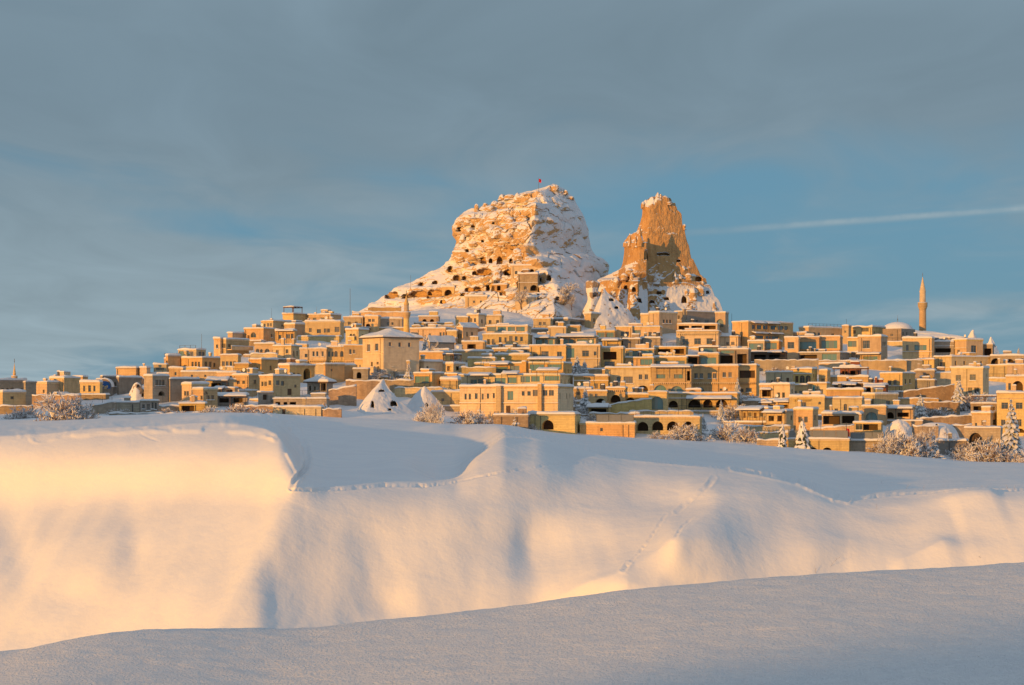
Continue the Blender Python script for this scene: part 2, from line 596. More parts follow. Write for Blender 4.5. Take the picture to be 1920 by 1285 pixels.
def make_bank():
    """the shaded snow bank the photograph was taken from"""
    xs = np.concatenate([np.linspace(-70, -9, 40), np.linspace(-8.8, 8.8, 340), np.linspace(9, 70, 40)])
    ys = np.concatenate([np.linspace(-90, 5, 60), np.linspace(5.2, 20, 330), np.linspace(20.3, 46, 40)])
    X, Y = np.meshgrid(xs, ys)
    cp = [(-3000, 1260), (-600, 1245), (0, 1229), (90, 1212), (200, 1194), (320, 1188), (450, 1187), (560, 1185), (700, 1172), (850, 1156), (960, 1144), (1100, 1124),
          (1200, 1110), (1300, 1100), (1440, 1087), (1580, 1081), (1700, 1075), (1820, 1069), (1920, 1062), (2600, 1030), (5000, 1000)]
    yc = 15.5 + 0.10 * X
    pxc = 960 + X / yc * F
    zc = -(pchip([c[0] for c in cp], [c[1] for c in cp], pxc) - HZ) / F * yc
    back = np.clip(yc - Y, 0, None)
    # towards the camera the bank stays nearly level, then meets the ground the camera stands on
    z = zc - 0.012 * back - 0.003 * back ** 2 * (back < 12) - 0.432 * (back >= 12)
    z = np.where(Y < yc - 6, z * smoothstep(-25, yc - 6, Y) + (-1.75) * (1 - smoothstep(-25, yc - 6, Y)), z)
    f = np.clip(Y - yc, 0, None)
    z = z - 0.10 * f ** 2 * (f < 4) - (f >= 4) * (0.10 * 16 + 0.80 * (f - 4))
    z += 0.030 * fbm(X / 1.6, Y / 2.6, 0.2, 4) + 0.010 * fbm(X / 0.15, Y / 0.20, 4.2, 4, 0.65)
    # unseen rise added behind and beside the camera to shade the bank
    sx, sy = SUN_H
    pp, qq = -(X + 46) * sy + (Y + 40) * sx - 4.2, -(X + 46) * sx - (Y + 40) * sy
    z += 6.72 * np.exp(-(np.minimum(pp, 0) / 12.5) ** 2 - (np.maximum(pp, 0) / 40) ** 2 - (qq / 26) ** 2) * (1 + 0.05 * fbm(X / 3, Y / 3, 2.1, 3))
    P = np.stack([X, Y, CAM_Z + z], -1)
    return structure(link('snow_bank', grid_mesh('snow_bank', P), M['snow_near']))


make_bank()

# ground rows of the skyline: how high the hillside rises in each column
SKY = [(-2500, 760), (-900, 742), (-500, 735), (-200, 735), (0, 737), (200, 727), (300, 700), (400, 666), (470, 636), (540, 612), (640, 603), (700, 592), (760, 578), (860, 572), (1000, 576),
       (1100, 590), (1250, 596), (1350, 604), (1400, 630), (1500, 640), (1700, 632), (1820, 648), (1920, 676), (2300, 705), (2900, 735), (4500, 760)]
K = 0.80       # metres of depth per photograph row on the hillside


def hill_depth(px, py):
    return YF + (float(foot_row(np.array(px, float))) - py) * K


def hill_z(px, Y):
    """height (above the camera) of the hillside at image column px and depth Y"""
    ft = foot_row(px); sk = pchip([s[0] for s in SKY], [s[1] for s in SKY], px)
    row = ft - (Y - YF) / K
    w_ = 9.0
    d = row - sk
    row = sk + np.where(d > 40, d, w_ * np.log1p(np.exp(np.clip(d / w_, -40, 40))))
    ysky = YF + (ft - sk) * K
    z = (HZ - row) / F * np.minimum(Y, ysky + 15)
    z = z - np.clip(Y - ysky - 60, 0, None) * 0.05
    front = np.clip(YF - Y, 0, None)
    return z - front * 0.02


def make_hill():
    px = np.concatenate([np.arange(-2500, -200, 60), np.arange(-200, 2120, 5), np.arange(2120, 4500, 60)])
    ys = np.concatenate([np.arange(360, 640, 1.0), np.arange(640, 900, 12), np.array([1000, 1200, 1500, 2000])])
    PX, Y = np.meshgrid(px, ys)
    z = hill_z(PX, Y)
    X = (PX - 960) / F * Y
    inn = smoothstep(395, 410, Y) * (1 - smoothstep(640, 900, Y))
    z = z + inn * (0.7 * fbm(X / 9, Y / 7, 0.3, 4) + 0.25 * fbm(X / 2.2, Y / 2.2, 1.3, 3)) - 0.8 * inn
    P = np.stack([X, Y, CAM_Z + z], -1)
    return structure(link('snow_hillside', grid_mesh('snow_hillside', P), M['snow_far']))


make_hill()

mb = MB()
mb.quad((-30000, -8000, CAM_Z - 48), (30000, -8000, CAM_Z - 48), (30000, 45000, CAM_Z - 48), (-30000, 45000, CAM_Z - 48))
structure(mb.build('snow_plain', M['snow_far']))
# ------------------------------------------------------------------ rock materials
def rock_material(name, c1, c2, c3, striate=0.0):
    """tuff rock with snow lying where the mesh attribute 'snow' says so"""
    m_, t, p = mat_new(name)
    tcn = t.n('ShaderNodeTexCoord')
    o_ = tcn.outputs['Object']
    a = t.noise(o_, 0.35, 5.0, 0.6)
    b = t.noise(o_, 1.6, 5.0, 0.65)
    st = t.noise(t.scale(o_, (1.0, 1.0, 0.10)), 1.5, 4.0, 0.6)
    c = t.mix(t.ramp(a, 0.35, 0.65), c1, c2)
    c = t.mix(t.math('MULTIPLY', t.ramp(b, 0.50, 0.74), 0.6), c, c3)
    if striate:
        c = t.mix(t.math('MULTIPLY', t.ramp(st, 0.46, 0.66), striate), c, c3)
    at_ = t.n('ShaderNodeAttribute', attribute_name='snow')
    f = t.noise(o_, 2.4, 5.0, 0.7)
    sn = t.ramp(t.math('ADD', at_.outputs['Fac'], t.math('MULTIPLY_ADD', f, 0.7, -0.35)), 0.44, 0.56)
    c = t.mix(sn, c, SNOW_C[:3])
    t.link(c, p.inputs['Base Color'])
    p.inputs['Roughness'].default_value = 0.85
    p.inputs['Specular IOR Level'].default_value = 0.15
    h = t.math('ADD', t.math('MULTIPLY', b, 0.35), t.math('MULTIPLY', st, 0.5 if striate else 0.12))
    h = t.math('ADD', t.math('MULTIPLY', h, t.math('MULTIPLY_ADD', sn, -0.8, 1.0)), t.math('MULTIPLY', sn, 0.25))
    bump(t, p, h, 1.0, 0.8)
    return m_


M['rock'] = rock_material('tuff_rock', (0.60, 0.41, 0.215), (0.52, 0.345, 0.17), (0.36, 0.235, 0.13))
M['rock_red'] = rock_material('tuff_rock_striated', (0.58, 0.365, 0.17), (0.52, 0.315, 0.14), (0.36, 0.20, 0.09), 0.55)
M['rock_dark'] = rock_material('tuff_rock_grey', (0.34, 0.24, 0.16), (0.30, 0.22, 0.15), (0.2, 0.15, 0.1))


def rock_mass(name, Yk, outl, outr, ridge, depth_k, mat, rows, cols, back=70, terr=None, rough=(1.3, 5.0), fine=0.35, snow_fn=None,
              caves=(), cells=0.0, tent=1.35, tent_l=None, jag=0.0, bulges=(), bands=None, right_k=1.0, lumps=0.0, tent_r=None, row_lo=None, spires=None):
    """A free-standing rock. outl / outr / ridge: (row, px) of the two silhouettes and of the corner that faces the camera;
    depth_k: depth of the corner in front of the silhouettes relative to half the width; terr: ledges (height in rows, strength, side weight)."""
    top = min(outl[0][0], outr[0][0]); bot = max(outl[-1][0], outr[-1][0])
    s = Yk / F
    rw = np.linspace(top, bot, rows)
    tf = np.linspace(0, 1, cols)
    tb = np.linspace(1, 0, back + 2)[1:-1]
    T = np.concatenate([tf, tb]); front = np.concatenate([np.ones(cols), np.zeros(back)])
    RW, TT = np.meshgrid(rw, T, indexing='ij')
    FR = np.broadcast_to(front, RW.shape)
    look = RW.copy()
    if bands is not None:
        px0 = pchip(*zip(*outl), RW) * (1 - TT) + pchip(*zip(*outr), RW) * TT
        lam = RW + 0.07 * (px0 - 900) + 10.0 * fbm(TT * 6.0, RW / 60.0, FR * 5 + 0.3, 4)
        lk = pchip([b_[0] for b_ in bands], [b_[1] for b_ in bands], lam) - lam + RW
        tmp = (pchip(*zip(*ridge), RW) - pchip(*zip(*outl), RW)) / (pchip(*zip(*outr), RW) - pchip(*zip(*outl), RW))
        wl0 = 1 - smoothstep(tmp - 0.05, tmp + 0.12, TT) * FR * 0.85
        wl0 = wl0 * (0.12 + 0.88 * smoothstep(0.0, 0.16, TT))
        look = np.clip(RW + (lk - RW) * wl0, top, bot)
    if terr:
        for hgt, amt, wl, wr in terr:
            wgt = amt * (wl * (1 - TT) + wr * TT)
            ph = RW / hgt + 1.5 * fbm(TT * 5.0 + 3.1 * hgt, RW / 55.0, FR * 5, 4) + 1.2 * TT
            fr_ = ph - np.floor(ph)
            stp = np.floor(ph) + smoothstep(0.62, 0.98, fr_)
            look = look + wgt * (stp - ph + 0.4) * hgt
        look = np.clip(look, top, bot)
    xl = pchip(*zip(*outl), look); xr = pchip(*zip(*outr), look)
    xr = np.maximum(xr, xl + 2)
    xm = np.clip(pchip(*zip(*ridge), look), xl + 0.5, xr - 0.5)
    tm = (xm - xl) / (xr - xl)
    half = (xr - xl) * 0.5 * s
    tl = tent if tent_l is None else tent_l
    g = np.where(TT < tm, 1 - np.abs((tm - TT) / tm) ** tl, 1 - np.abs((TT - tm) / (1 - tm)) ** tent)
    gb = np.sqrt(np.clip(1 - (2 * TT - 1) ** 2, 0, 1)) * 0.9
    yy = np.where(FR > 0.5, -g * half * depth_k, gb * half * min(depth_k, 0.9))
    X = ((xl + (xr - xl) * TT) - 960) * s
    Z = (HZ - RW) * s
    P = np.stack([X, Yk + yy, Z], -1)
    # displacement
    cx = X.mean(axis=1, keepdims=True); cyk = Yk
    dirx = X - ((xl + xr) / 2 - 960) * s; diry = yy
    nn = np.sqrt((dirx / half) ** 2 + (diry / (half * depth_k)) ** 2) + 0.15
    ex, ey = dirx / half / nn, diry / (half * depth_k) / nn
    sidefade = smoothstep(0, 0.05, np.minimum(TT, 1 - TT)) * 0.75 + 0.25
    A, L = rough
    n1_ = fbm(X / L, P[..., 1] / L, Z / (L * 0.8), 5, 0.52)
    ridg = 1 - 2 * np.abs(fbm(X / 2.6 + 9, P[..., 1] / 2.6, Z / 2.0, 4))
    dsp = A * n1_ + fine * (ridg - 0.5)
    if lumps:
        d3, c3 = worley(X / 6.5 + 0.35 * n1_, P[..., 1] / 6.5, Z / 4.6 + 0.3 * n1_)
        dsp = dsp + lumps * (1.0 - 1.7 * d3 + 0.8 * (c3 - 0.5))
    dsp = dsp * (1 - (1 - right_k) * smoothstep(tm - 0.02, tm + 0.12, TT) * FR)
    if cells:
        dd, cv = worley(X / 4.2 + 0.4 * n1_, P[..., 1] / 4.2, Z / 2.7)
        d2, cv2 = worley(X / 2.0, P[..., 1] / 2.0, Z / 1.5 + 0.3 * n1_)
        wl_ = cells * (1 - smoothstep(tm - 0.12, tm + 0.06, TT)) * FR + 0.25 * cells
        dsp = dsp + wl_ * ((cv - 0.5) * 1.6 + (cv2 - 0.5) * 0.5 - 0.6 * dd)
    dsp = dsp * sidefade
    X2 = X + ex * dsp; Y2 = P[..., 1] + ey * dsp - (1 - np.abs(ey)) * 0.0
    Z2 = Z + 0.35 * A * fbm(X / 3.5, P[..., 1] / 3.5, Z / 3.5 + 8, 3)
    if jag:
        Z2 = Z2 + jag * smoothstep(top + 40, top + 4, RW) * (np.abs(fbm(X / 2.3, P[..., 1] / 7.0, 4.4, 3)) * 2.6 - 0.9)
    PXf = X2 / Y2 * F + 960; PYf = HZ - Z2 / Y2 * F
    cav = np.zeros(RW.shape)
    for cpx, cpy, cw, ch in caves:
        u_ = (PXf - cpx) / (cw / 2 + 0.3); v_ = (PYf - cpy) / (ch / 2 + 0.3)
        inside = np.where(v_ < 0, u_ ** 2 + v_ ** 2 * 0.95, np.maximum(np.abs(u_), np.abs(v_)) ** 2)
        inside = inside * (1 + 0.5 * fbm(X / 0.9, Z / 0.9, cpx * 0.37, 2))
        m_ = (1 - smoothstep(0.75, 1.15, inside)) * FR
        cav = np.maximum(cav, m_)
    for bpx, br0, br1, bhw, bd in bulges:
        m_ = smoothstep(br0 - 4, br0 + 2, PYf) * (1 - smoothstep(br1 - 20, br1, PYf)) * (1 - smoothstep(0.8, 1.1, np.abs(PXf - bpx) / bhw)) * FR
        Y2 = Y2 - bd * m_ * sidefade
    # keep the two silhouettes where they are but dent the faces between
    Y2 = Y2 + cav * 3.2
    P = np.stack([X2, Y2, Z2 + CAM_Z], -1)
    top_pt = P[0].mean(axis=0, keepdims=True)
    cap = np.broadcast_to(top_pt, P[0:1].shape) * 0.7 + P[0:1] * 0.3
    P = np.concatenate([np.broadcast_to(top_pt, P[0:1].shape), cap, P], 0)
    N = vnormals(P)
    out = np.stack([np.concatenate([ex[:1], ex[:1], ex]), np.concatenate([ey[:1], ey[:1], ey]), np.full(P.shape[:2], 0.2)], -1)
    sg = np.sign((N * out).sum(-1, keepdims=True)); sg[sg == 0] = 1
    N = N * sg
    RW2 = np.concatenate([RW[:1], RW[:1], RW]); TT2 = np.concatenate([TT[:1], TT[:1], TT]); TM2 = np.concatenate([tm[:1], tm[:1], tm])
    sn = snow_fn(P, N, RW2, TT2, TM2)
    sn = sn * (1 - np.concatenate([cav[:1] * 0, cav[:1] * 0, cav]))
    ctr = P.mean(axis=(0, 1)); base = np.array([ctr[0], Yk, P[..., 2].min()])
    me = grid_mesh(name, P - base, True, True, {'snow': sn})
    o = link(name, me, mat, loc=tuple(base))
    if sg.mean() < 0:
        me.flip_normals()
    return o, P[:, :cols], RW2


CAVES = [(731, 554, 14, 9), (741, 552, 7, 9), (785, 551, 26, 10), (817, 550, 20, 11), (839, 549, 13, 12), (880, 543, 13, 6), (895, 542, 13, 6), (925, 541, 4, 9),
         (933, 540, 7, 10), (1002, 540, 13, 11), (943, 550, 9, 7), (908, 510, 22, 10), (952, 511, 10, 8), (980, 512, 8, 7), (997, 509, 8, 9), (906, 488, 9, 10),
         (937, 489, 9, 11), (844, 505, 6, 9), (856, 521, 10, 8), (890, 512, 6, 6), (860, 429, 4, 8), (1029, 521, 6, 8), (968, 512, 4, 6), (760, 556, 8, 7),
         (805, 556, 7, 6), (870, 522, 6, 6), (920, 489, 5, 7), (958, 489, 5, 8), (886, 424, 5, 5), (905, 452, 4, 4), (925, 418, 4, 4), (876, 470, 5, 5),
         (815, 530, 7, 5), (790, 533, 6, 5), (915, 540, 4, 8), (868, 552, 6, 5), (830, 566, 8, 5), (1045, 560, 5, 5), (1012, 524, 5, 6)]


def castle_snow(P, N, RW, TT, TM):
    up = N[..., 2]
    n_ = fbm(P[..., 0] / 6, P[..., 1] / 6, P[..., 2] / 5, 4)
    left = 1 - smoothstep(TM - 0.06, TM + 0.04, TT)
    # drifts lie on ledges; the lee side behind the corner is plastered with blown snow, bare along slanting strata
    a = smoothstep(0.03, 0.29, up + 0.55 * n_)
    strata = fbm((P[..., 0] + 1.3 * P[..., 2]) / 7.0, P[..., 1] / 9, (P[..., 2] - 0.5 * P[..., 0]) / 1.2, 4)
    b = 0.30 + 0.55 * smoothstep(-0.22, 0.06, strata + 0.40 * up + 0.25 * n_)
    cliff = np.exp(-((RW - 480) / 13) ** 2) * smoothstep(0.22, 0.34, TT) * (1 - smoothstep(0.56, 0.64, TT))
    crown = smoothstep(380, 366, RW) * 0.25
    return np.clip(np.maximum(a, (b + 0.08) * (1 - left) * smoothstep(362, 378, RW)) - 0.7 * cliff - crown, 0, 1)


BANDS = [(300, 300), (347, 347), (356, 350), (366, 355), (374, 372), (384, 376), (396, 380), (404, 401), (420, 408), (430, 411), (440, 437), (456, 444), (468, 452), (476, 470), (497, 474), (504, 500),
         (518, 503), (531, 529), (549, 533), (557, 555), (569, 559), (580, 578), (600, 600), (720, 720)]
castle, CASTLE_P, _ = rock_mass(
    'rock_castle', 614.0,
    [(347, 1030), (352, 1012), (358, 990), (366, 962), (376, 938), (386, 910), (391, 882), (400, 868), (412, 858), (424, 848), (436, 850), (450, 857), (468, 850), (486, 842), (500, 822), (512, 800), (527, 776),
     (541, 742), (556, 715), (570, 694), (584, 668), (600, 645), (630, 610), (660, 590)],
    [(347, 1042), (352, 1056), (360, 1064), (370, 1076), (385, 1084), (398, 1091), (415, 1099), (435, 1104), (460, 1106), (474, 1115), (486, 1133), (497, 1142), (508, 1141), (520, 1142), (545, 1152), (580, 1168),
     (620, 1185), (660, 1200)],
    [(347, 1034), (360, 1012), (372, 1003), (400, 1000), (440, 994), (470, 984), (490, 1000), (520, 1020), (560, 1036), (600, 1030), (660, 1000)],
    1.15, M['rock'], 560, 700,
    bands=BANDS, rough=(1.7, 9.0), fine=0.28, snow_fn=castle_snow, caves=[(a_, b_, c_ * (1.25 if b_ > 500 else 1.1), d_ * (1.2 if b_ > 500 else 1.1)) for a_, b_, c_, d_ in CAVES], cells=1.0, tent=1.08, tent_l=1.12, right_k=0.5, lumps=2.9)
tag(castle, 'huge honeycombed rock fortress with ledges, caves and snow crowning the village', 'rock castle')


def tower_snow(P, N, RW, TT, TM):
    up = N[..., 2]
    n_ = fbm(P[..., 0] / 4, P[..., 1] / 4, P[..., 2] / 4, 4)
    low = smoothstep(500, 575, RW)
    a = smoothstep(0.42, 0.7, up + 0.2 * n_)
    capn = smoothstep(398, 374, RW) * smoothstep(0.05, 0.3, up + 0.4 * n_) * 0.75
    b = smoothstep(-0.06, 0.16, n_ + 0.55 * up + 0.02 + 0.30 * smoothstep(0.6, 0.95, TT)) * low
    return np.clip(np.maximum(np.maximum(a, b), capn), 0, 1)


tower, TOWER_P, _ = rock_mass(
    'rock_pinnacle', 598.0,
    [(369, 1230), (372, 1212), (376, 1207), (384, 1205), (400, 1204), (415, 1201), (428, 1197), (437, 1190), (441, 1180), (449, 1175), (456, 1170), (470, 1169), (486, 1168), (500, 1165), (511, 1154), (518, 1136),
     (524, 1120), (540, 1112), (560, 1102), (580, 1092), (610, 1080), (660, 1060)],
    [(369, 1236), (372, 1255), (378, 1264), (386, 1268), (396, 1272), (406, 1278), (424, 1280), (440, 1285), (455, 1289), (472, 1293), (488, 1298), (500, 1306), (515, 1315), (530, 1326), (552, 1340), (575, 1352),
     (610, 1366), (660, 1380)],
    [(369, 1231), (390, 1217), (420, 1216), (445, 1213), (460, 1196), (500, 1192), (540, 1180), (580, 1170), (660, 1160)],
    0.50, M['rock_red'], 420, 360, terr=[(26.0, 0.4, 0.6, 0.9)], rough=(0.9, 6.0), fine=0.22, snow_fn=tower_snow,
    caves=[(1209, 481, 10, 16), (1243, 476, 22, 5), (1273, 489, 8, 4), (1176, 527, 9, 9), (1160, 526, 8, 10), (1283, 562, 9, 12), (1236, 549, 8, 5), (1195, 565, 10, 7), (1310, 523, 12, 10), (1186, 546, 7, 8),
           (1250, 560, 9, 5), (1172, 541, 6, 6), (1222, 566, 8, 5), (1327, 548, 5, 5)],
    tent=1.6, tent_l=1.3, jag=1.3, bulges=[(1188, 458, 535, 25, 9.5), (1150, 525, 640, 52, 5.0), (1195, 530, 640, 20, 3.5)])
tag(tower, 'tall orange rock pinnacle with a ragged snowy top beside the bigger fortress', 'rock pinnacle')


def front_depth(Pf, px, row):
    """depth of a rock's front surface at a photograph position"""
    u_ = Pf[..., 0] / Pf[..., 1] * F + 960; v_ = HZ - (Pf[..., 2] - CAM_Z) / Pf[..., 1] * F
    d = (u_ - px) ** 2 + (v_ - row) ** 2
    k = np.argsort(d.reshape(-1))[:12]
    return float(np.median(Pf[..., 1].reshape(-1)[k]))


def crag(parent, name, Pf, px, row, wpx, hpx, seed, mat, point=1.0, Y=None, snow_amt=0.5):
    """a knob or spire of rock standing on a bigger one"""
    Y = front_depth(Pf, px, row) if Y is None else Y
    s = Y / F; w_, h = wpx * s / 2, hpx * s
    nr, nc = 22, 20
    t_, a_ = np.meshgrid(np.linspace(0, 1, nr), np.linspace(0, 2 * np.pi, nc, endpoint=False), indexing='ij')
    n_ = fbm(np.cos(a_) * 1.4 + seed, np.sin(a_) * 1.4 + seed, t_ * 3.0, 4)
    r = w_ * ((1 - t_) ** point if point < 2 else (1 - t_ ** 6)) * (1 + 0.55 * n_) + 0.02
    P = np.stack([r * np.cos(a_) + 0.25 * w_ * n_, r * np.sin(a_), (t_ * 1.15 - 0.15) * h], -1)
    N = vnormals(P)
    sg = np.sign((N * np.stack([np.cos(a_), np.sin(a_), np.full_like(a_, 0.3)], -1)).sum(-1, keepdims=True))
    sn = np.clip(smoothstep(0.1, 0.5, (N * sg)[..., 2] + 0.4 * n_) + (t_ > 0.9) * snow_amt, 0, 1)
    p = at(px, row, Y) - parent.location
    return link(name, grid_mesh(name, P, True, True, {'snow': sn}), mat, parent, p)


for k, (px, row, w_, h_, pt) in enumerate([(1041, 357, 13, 11, 3), (1060, 364, 9, 8, 3), (893, 396, 8, 14, 3), (915, 394, 12, 8, 3), (1052, 360, 8, 6, 1), (938, 384, 10, 6, 3), (862, 424, 9, 14, 3), (872, 414, 10, 9, 3),
                                           (852, 440, 7, 16, 3), (960, 372, 9, 5, 3), (985, 366, 10, 5, 3), (1072, 374, 8, 6, 3)]):
    crag(castle, 'rock_knob', CASTLE_P, px, row, w_, h_, k * 1.7 + 0.4, M['rock'], pt, None, 0.7)
for k, (px, row, w_, h_, pt) in enumerate([(1181, 460, 9, 22, 0.75), (1192, 462, 9, 20, 0.75), (1200, 458, 12, 34, 0.8), (1173, 462, 10, 9, 3), (1206, 390, 8, 12, 3), (1255, 384, 10, 6, 3),
                                           (1283, 430, 6, 10, 3)]):
    crag(tower, 'rock_spire', TOWER_P, px, row, w_, h_, k * 2.3 + 1.1, M['rock_red'], pt, None, 0.5)

# the broken crags and boulders of the sunlit flank
rk = random.Random(41)
placed = 0
while placed < 64:
    row = rk.uniform(372, 566)
    xl_ = float(pchip([348, 366, 391, 424, 468, 500, 527, 556, 570], [1012, 962, 882, 850, 852, 824, 778, 718, 700], np.array(row)))
    xr_ = float(pchip([348, 400, 470, 520, 570], [1020, 992, 976, 1010, 1030], np.array(row)))
    px = rk.uniform(xl_ + 6, xr_)
    w_ = rk.uniform(9, 22); h_ = w_ * rk.uniform(0.45, 0.95)
    if any(abs(px - a_) < (c_ + w_) * 0.55 and -d_ < row - h_ * 0.4 - b_ < d_ + 3 for a_, b_, c_, d_ in CAVES): continue
    crag(castle, 'rock_knob', CASTLE_P, px, row, w_, h_, placed * 0.77 + 20, M['rock'], rk.choice((3, 3, 3, 0.8, 0.5)), front_depth(CASTLE_P, px, row) + rk.uniform(0.2, 1.0), 0.5)
    placed += 1
for k in range(26):
    row = rk.uniform(505, 585); px = rk.uniform(1105 + (row - 505) * -0.2, 1300 + (row - 505) * 0.6); w_ = rk.uniform(8, 18)
    crag(tower, 'rock_spire', TOWER_P, px, row, w_, w_ * rk.uniform(0.6, 1.3), k * 0.91 + 60, M['rock'], rk.choice((3, 0.8, 0.6)), front_depth(TOWER_P, px, row) + rk.uniform(0.2, 0.9), 0.5)
# ------------------------------------------------------------------ building materials
def stone_material(name, c1, c2, c3, joint=0.35, bw=0.75, bh=0.34):
    m_, t, p = mat_new(name)
    tcn = t.n('ShaderNodeTexCoord')
    o_ = tcn.outputs['Object']
    sp = t.n('ShaderNodeSeparateXYZ', i_0=o_)
    cb = t.n('ShaderNodeCombineXYZ', i_0=t.math('ADD', sp.outputs[0], sp.outputs[1]), i_1=sp.outputs[2], i_2=0.0)
    br = t.n('ShaderNodeTexBrick')
    t.link(cb.outputs[0], br.inputs['Vector'])
    br.inputs['Color1'].default_value = (0.0, 0.0, 0.0, 1); br.inputs['Color2'].default_value = (1, 1, 1, 1)
    br.inputs['Mortar'].default_value = (0.5, 0.5, 0.5, 1)
    br.inputs['Scale'].default_value = 1.0
    br.inputs['Mortar Size'].default_value = 0.018
    br.inputs['Bias'].default_value = 0.0
    br.inputs['Brick Width'].default_value = bw
    br.inputs['Row Height'].default_value = bh
    oi = t.n('ShaderNodeObjectInfo')
    off = t.n('ShaderNodeVectorMath', operation='ADD')
    t.link(o_, off.inputs[0]); t.link(oi.outputs['Location'], off.inputs[1])
    a = t.noise(off.outputs[0], 0.45, 5.0, 0.6)
    b = t.noise(t.scale(off.outputs[0], (1.0, 1.0, 0.22)), 1.3, 4.0, 0.6)
    c = t.mix(t.ramp(a, 0.32, 0.68), c1, c2)
    c = t.mix(t.math('MULTIPLY', br.outputs['Color'], joint), c, c3)
    c = t.mix(t.math('MULTIPLY', t.ramp(b, 0.46, 0.74), 0.75), c, c3)
    hsv = t.n('ShaderNodeHueSaturation')
    t.link(c, hsv.inputs['Color'])
    t.link(t.math('MULTIPLY_ADD', oi.outputs['Random'], 0.38, 0.81), hsv.inputs['Value'])
    t.link(t.math('MULTIPLY_ADD', t.math('FRACT', t.math('MULTIPLY', oi.outputs['Random'], 7.31)), 0.40, 0.70), hsv.inputs['Saturation'])
    t.link(t.math('MULTIPLY_ADD', t.math('FRACT', t.math('MULTIPLY', oi.outputs['Random'], 13.7)), 0.028, 0.482), hsv.inputs['Hue'])
    t.link(hsv.outputs[0], p.inputs['Base Color'])
    p.inputs['Roughness'].default_value = 0.85
    p.inputs['Specular IOR Level'].default_value = 0.2
    h = t.math('ADD', t.math('MULTIPLY', br.outputs['Fac'], -0.05), t.math('MULTIPLY', t.noise(o_, 5.0, 4.0, 0.6), 0.03))
    bump(t, p, h, 1.0, 1.0)
    return m_


def plain_material(name, col, rough=0.7, spec=0.3, var=0.15, nscale=3.0, metallic=0.0):
    m_, t, p = mat_new(name)
    tcn = t.n('ShaderNodeTexCoord')
    n_ = t.noise(tcn.outputs['Object'], nscale, 4.0, 0.6)
    lo = tuple(max(0, x * (1 - var)) for x in col); hi = tuple(min(1, x * (1 + var)) for x in col)
    t.link(t.mix(n_, lo, hi), p.inputs['Base Color'])
    p.inputs['Roughness'].default_value = rough
    p.inputs['Specular IOR Level'].default_value = spec
    p.inputs['Metallic'].default_value = metallic
    return m_


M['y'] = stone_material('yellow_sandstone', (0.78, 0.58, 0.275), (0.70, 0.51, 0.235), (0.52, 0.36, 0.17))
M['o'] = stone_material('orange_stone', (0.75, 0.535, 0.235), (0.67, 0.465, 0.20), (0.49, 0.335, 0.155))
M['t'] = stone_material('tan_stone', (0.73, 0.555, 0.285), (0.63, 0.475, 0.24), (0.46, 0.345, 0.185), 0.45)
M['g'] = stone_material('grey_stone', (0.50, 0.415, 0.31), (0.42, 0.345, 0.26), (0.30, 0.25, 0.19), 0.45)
M['r'] = stone_material('rubble_stone', (0.55, 0.40, 0.235), (0.44, 0.31, 0.18), (0.29, 0.205, 0.13), 0.65, 0.5, 0.28)
M['wood'] = plain_material('brown_wood', (0.13, 0.075, 0.045), 0.7, 0.3, 0.4, 6)
M['redwood'] = plain_material('red_brown_wood', (0.22, 0.07, 0.035), 0.6, 0.3, 0.3, 6)
M['frame'] = plain_material('window_frame_brown', (0.30, 0.22, 0.15), 0.6, 0.3, 0.3, 8)
M['metal'] = plain_material('dark_metal', (0.07, 0.07, 0.075), 0.5, 0.5, 0.2, 8)
M['lead'] = plain_material('lead_sheet', (0.15, 0.15, 0.16), 0.55, 0.4, 0.25, 2)
M['white'] = plain_material('white_paint', (0.75, 0.74, 0.70), 0.6, 0.3, 0.08, 4)
M['red'] = plain_material('red_cloth', (0.62, 0.02, 0.03), 0.8, 0.2, 0.15, 5)
M['blue'] = plain_material('blue_paint', (0.04, 0.13, 0.38), 0.6, 0.3, 0.4, 1.2)
M['teal'] = plain_material('teal_cloth', (0.03, 0.20, 0.24), 0.8, 0.2, 0.15, 5)
M['rail_glass'] = plain_material('railing_glass', (0.20, 0.21, 0.205), 0.12, 0.7, 0.2, 1.0)
M['dark'] = plain_material('recess_shade', (0.10, 0.07, 0.05), 0.9, 0.1, 0.4, 1.0)  # backs of openings: the shade inside is put into the dark colour


def glass_material(name, tint, curt):
    m_, t, p = mat_new(name)
    oi = t.n('ShaderNodeObjectInfo')
    tcn = t.n('ShaderNodeTexCoord')
    sp = t.n('ShaderNodeSeparateXYZ', i_0=tcn.outputs['Object'])
    wv = t.noise(t.scale(tcn.outputs['Object'], (5.0, 5.0, 0.3)), 1.0, 2.0, 0.5)
    # curtains or blinds behind some of the panes
    drawn = t.ramp(t.math('ADD', oi.outputs['Random'], t.math('MULTIPLY_ADD', wv, 0.8, -0.4)), 0.62, 0.74)
    c = t.mix(t.math('MULTIPLY', drawn, curt), tint, (0.24, 0.22, 0.18))
    t.link(c, p.inputs['Base Color'])
    p.inputs['Roughness'].default_value = 0.06
    p.inputs['Specular IOR Level'].default_value = 0.9
    p.inputs['Coat Weight'].default_value = 0.6
    p.inputs['Coat Roughness'].default_value = 0.03
    return m_


M['glass'] = glass_material('window_glass', (0.055, 0.075, 0.08), 0.6)
M['teal_glass'] = glass_material('sky_teal_glass', (0.13, 0.25, 0.24), 0.5)  # big panes: reflected sky is put into the teal base colour


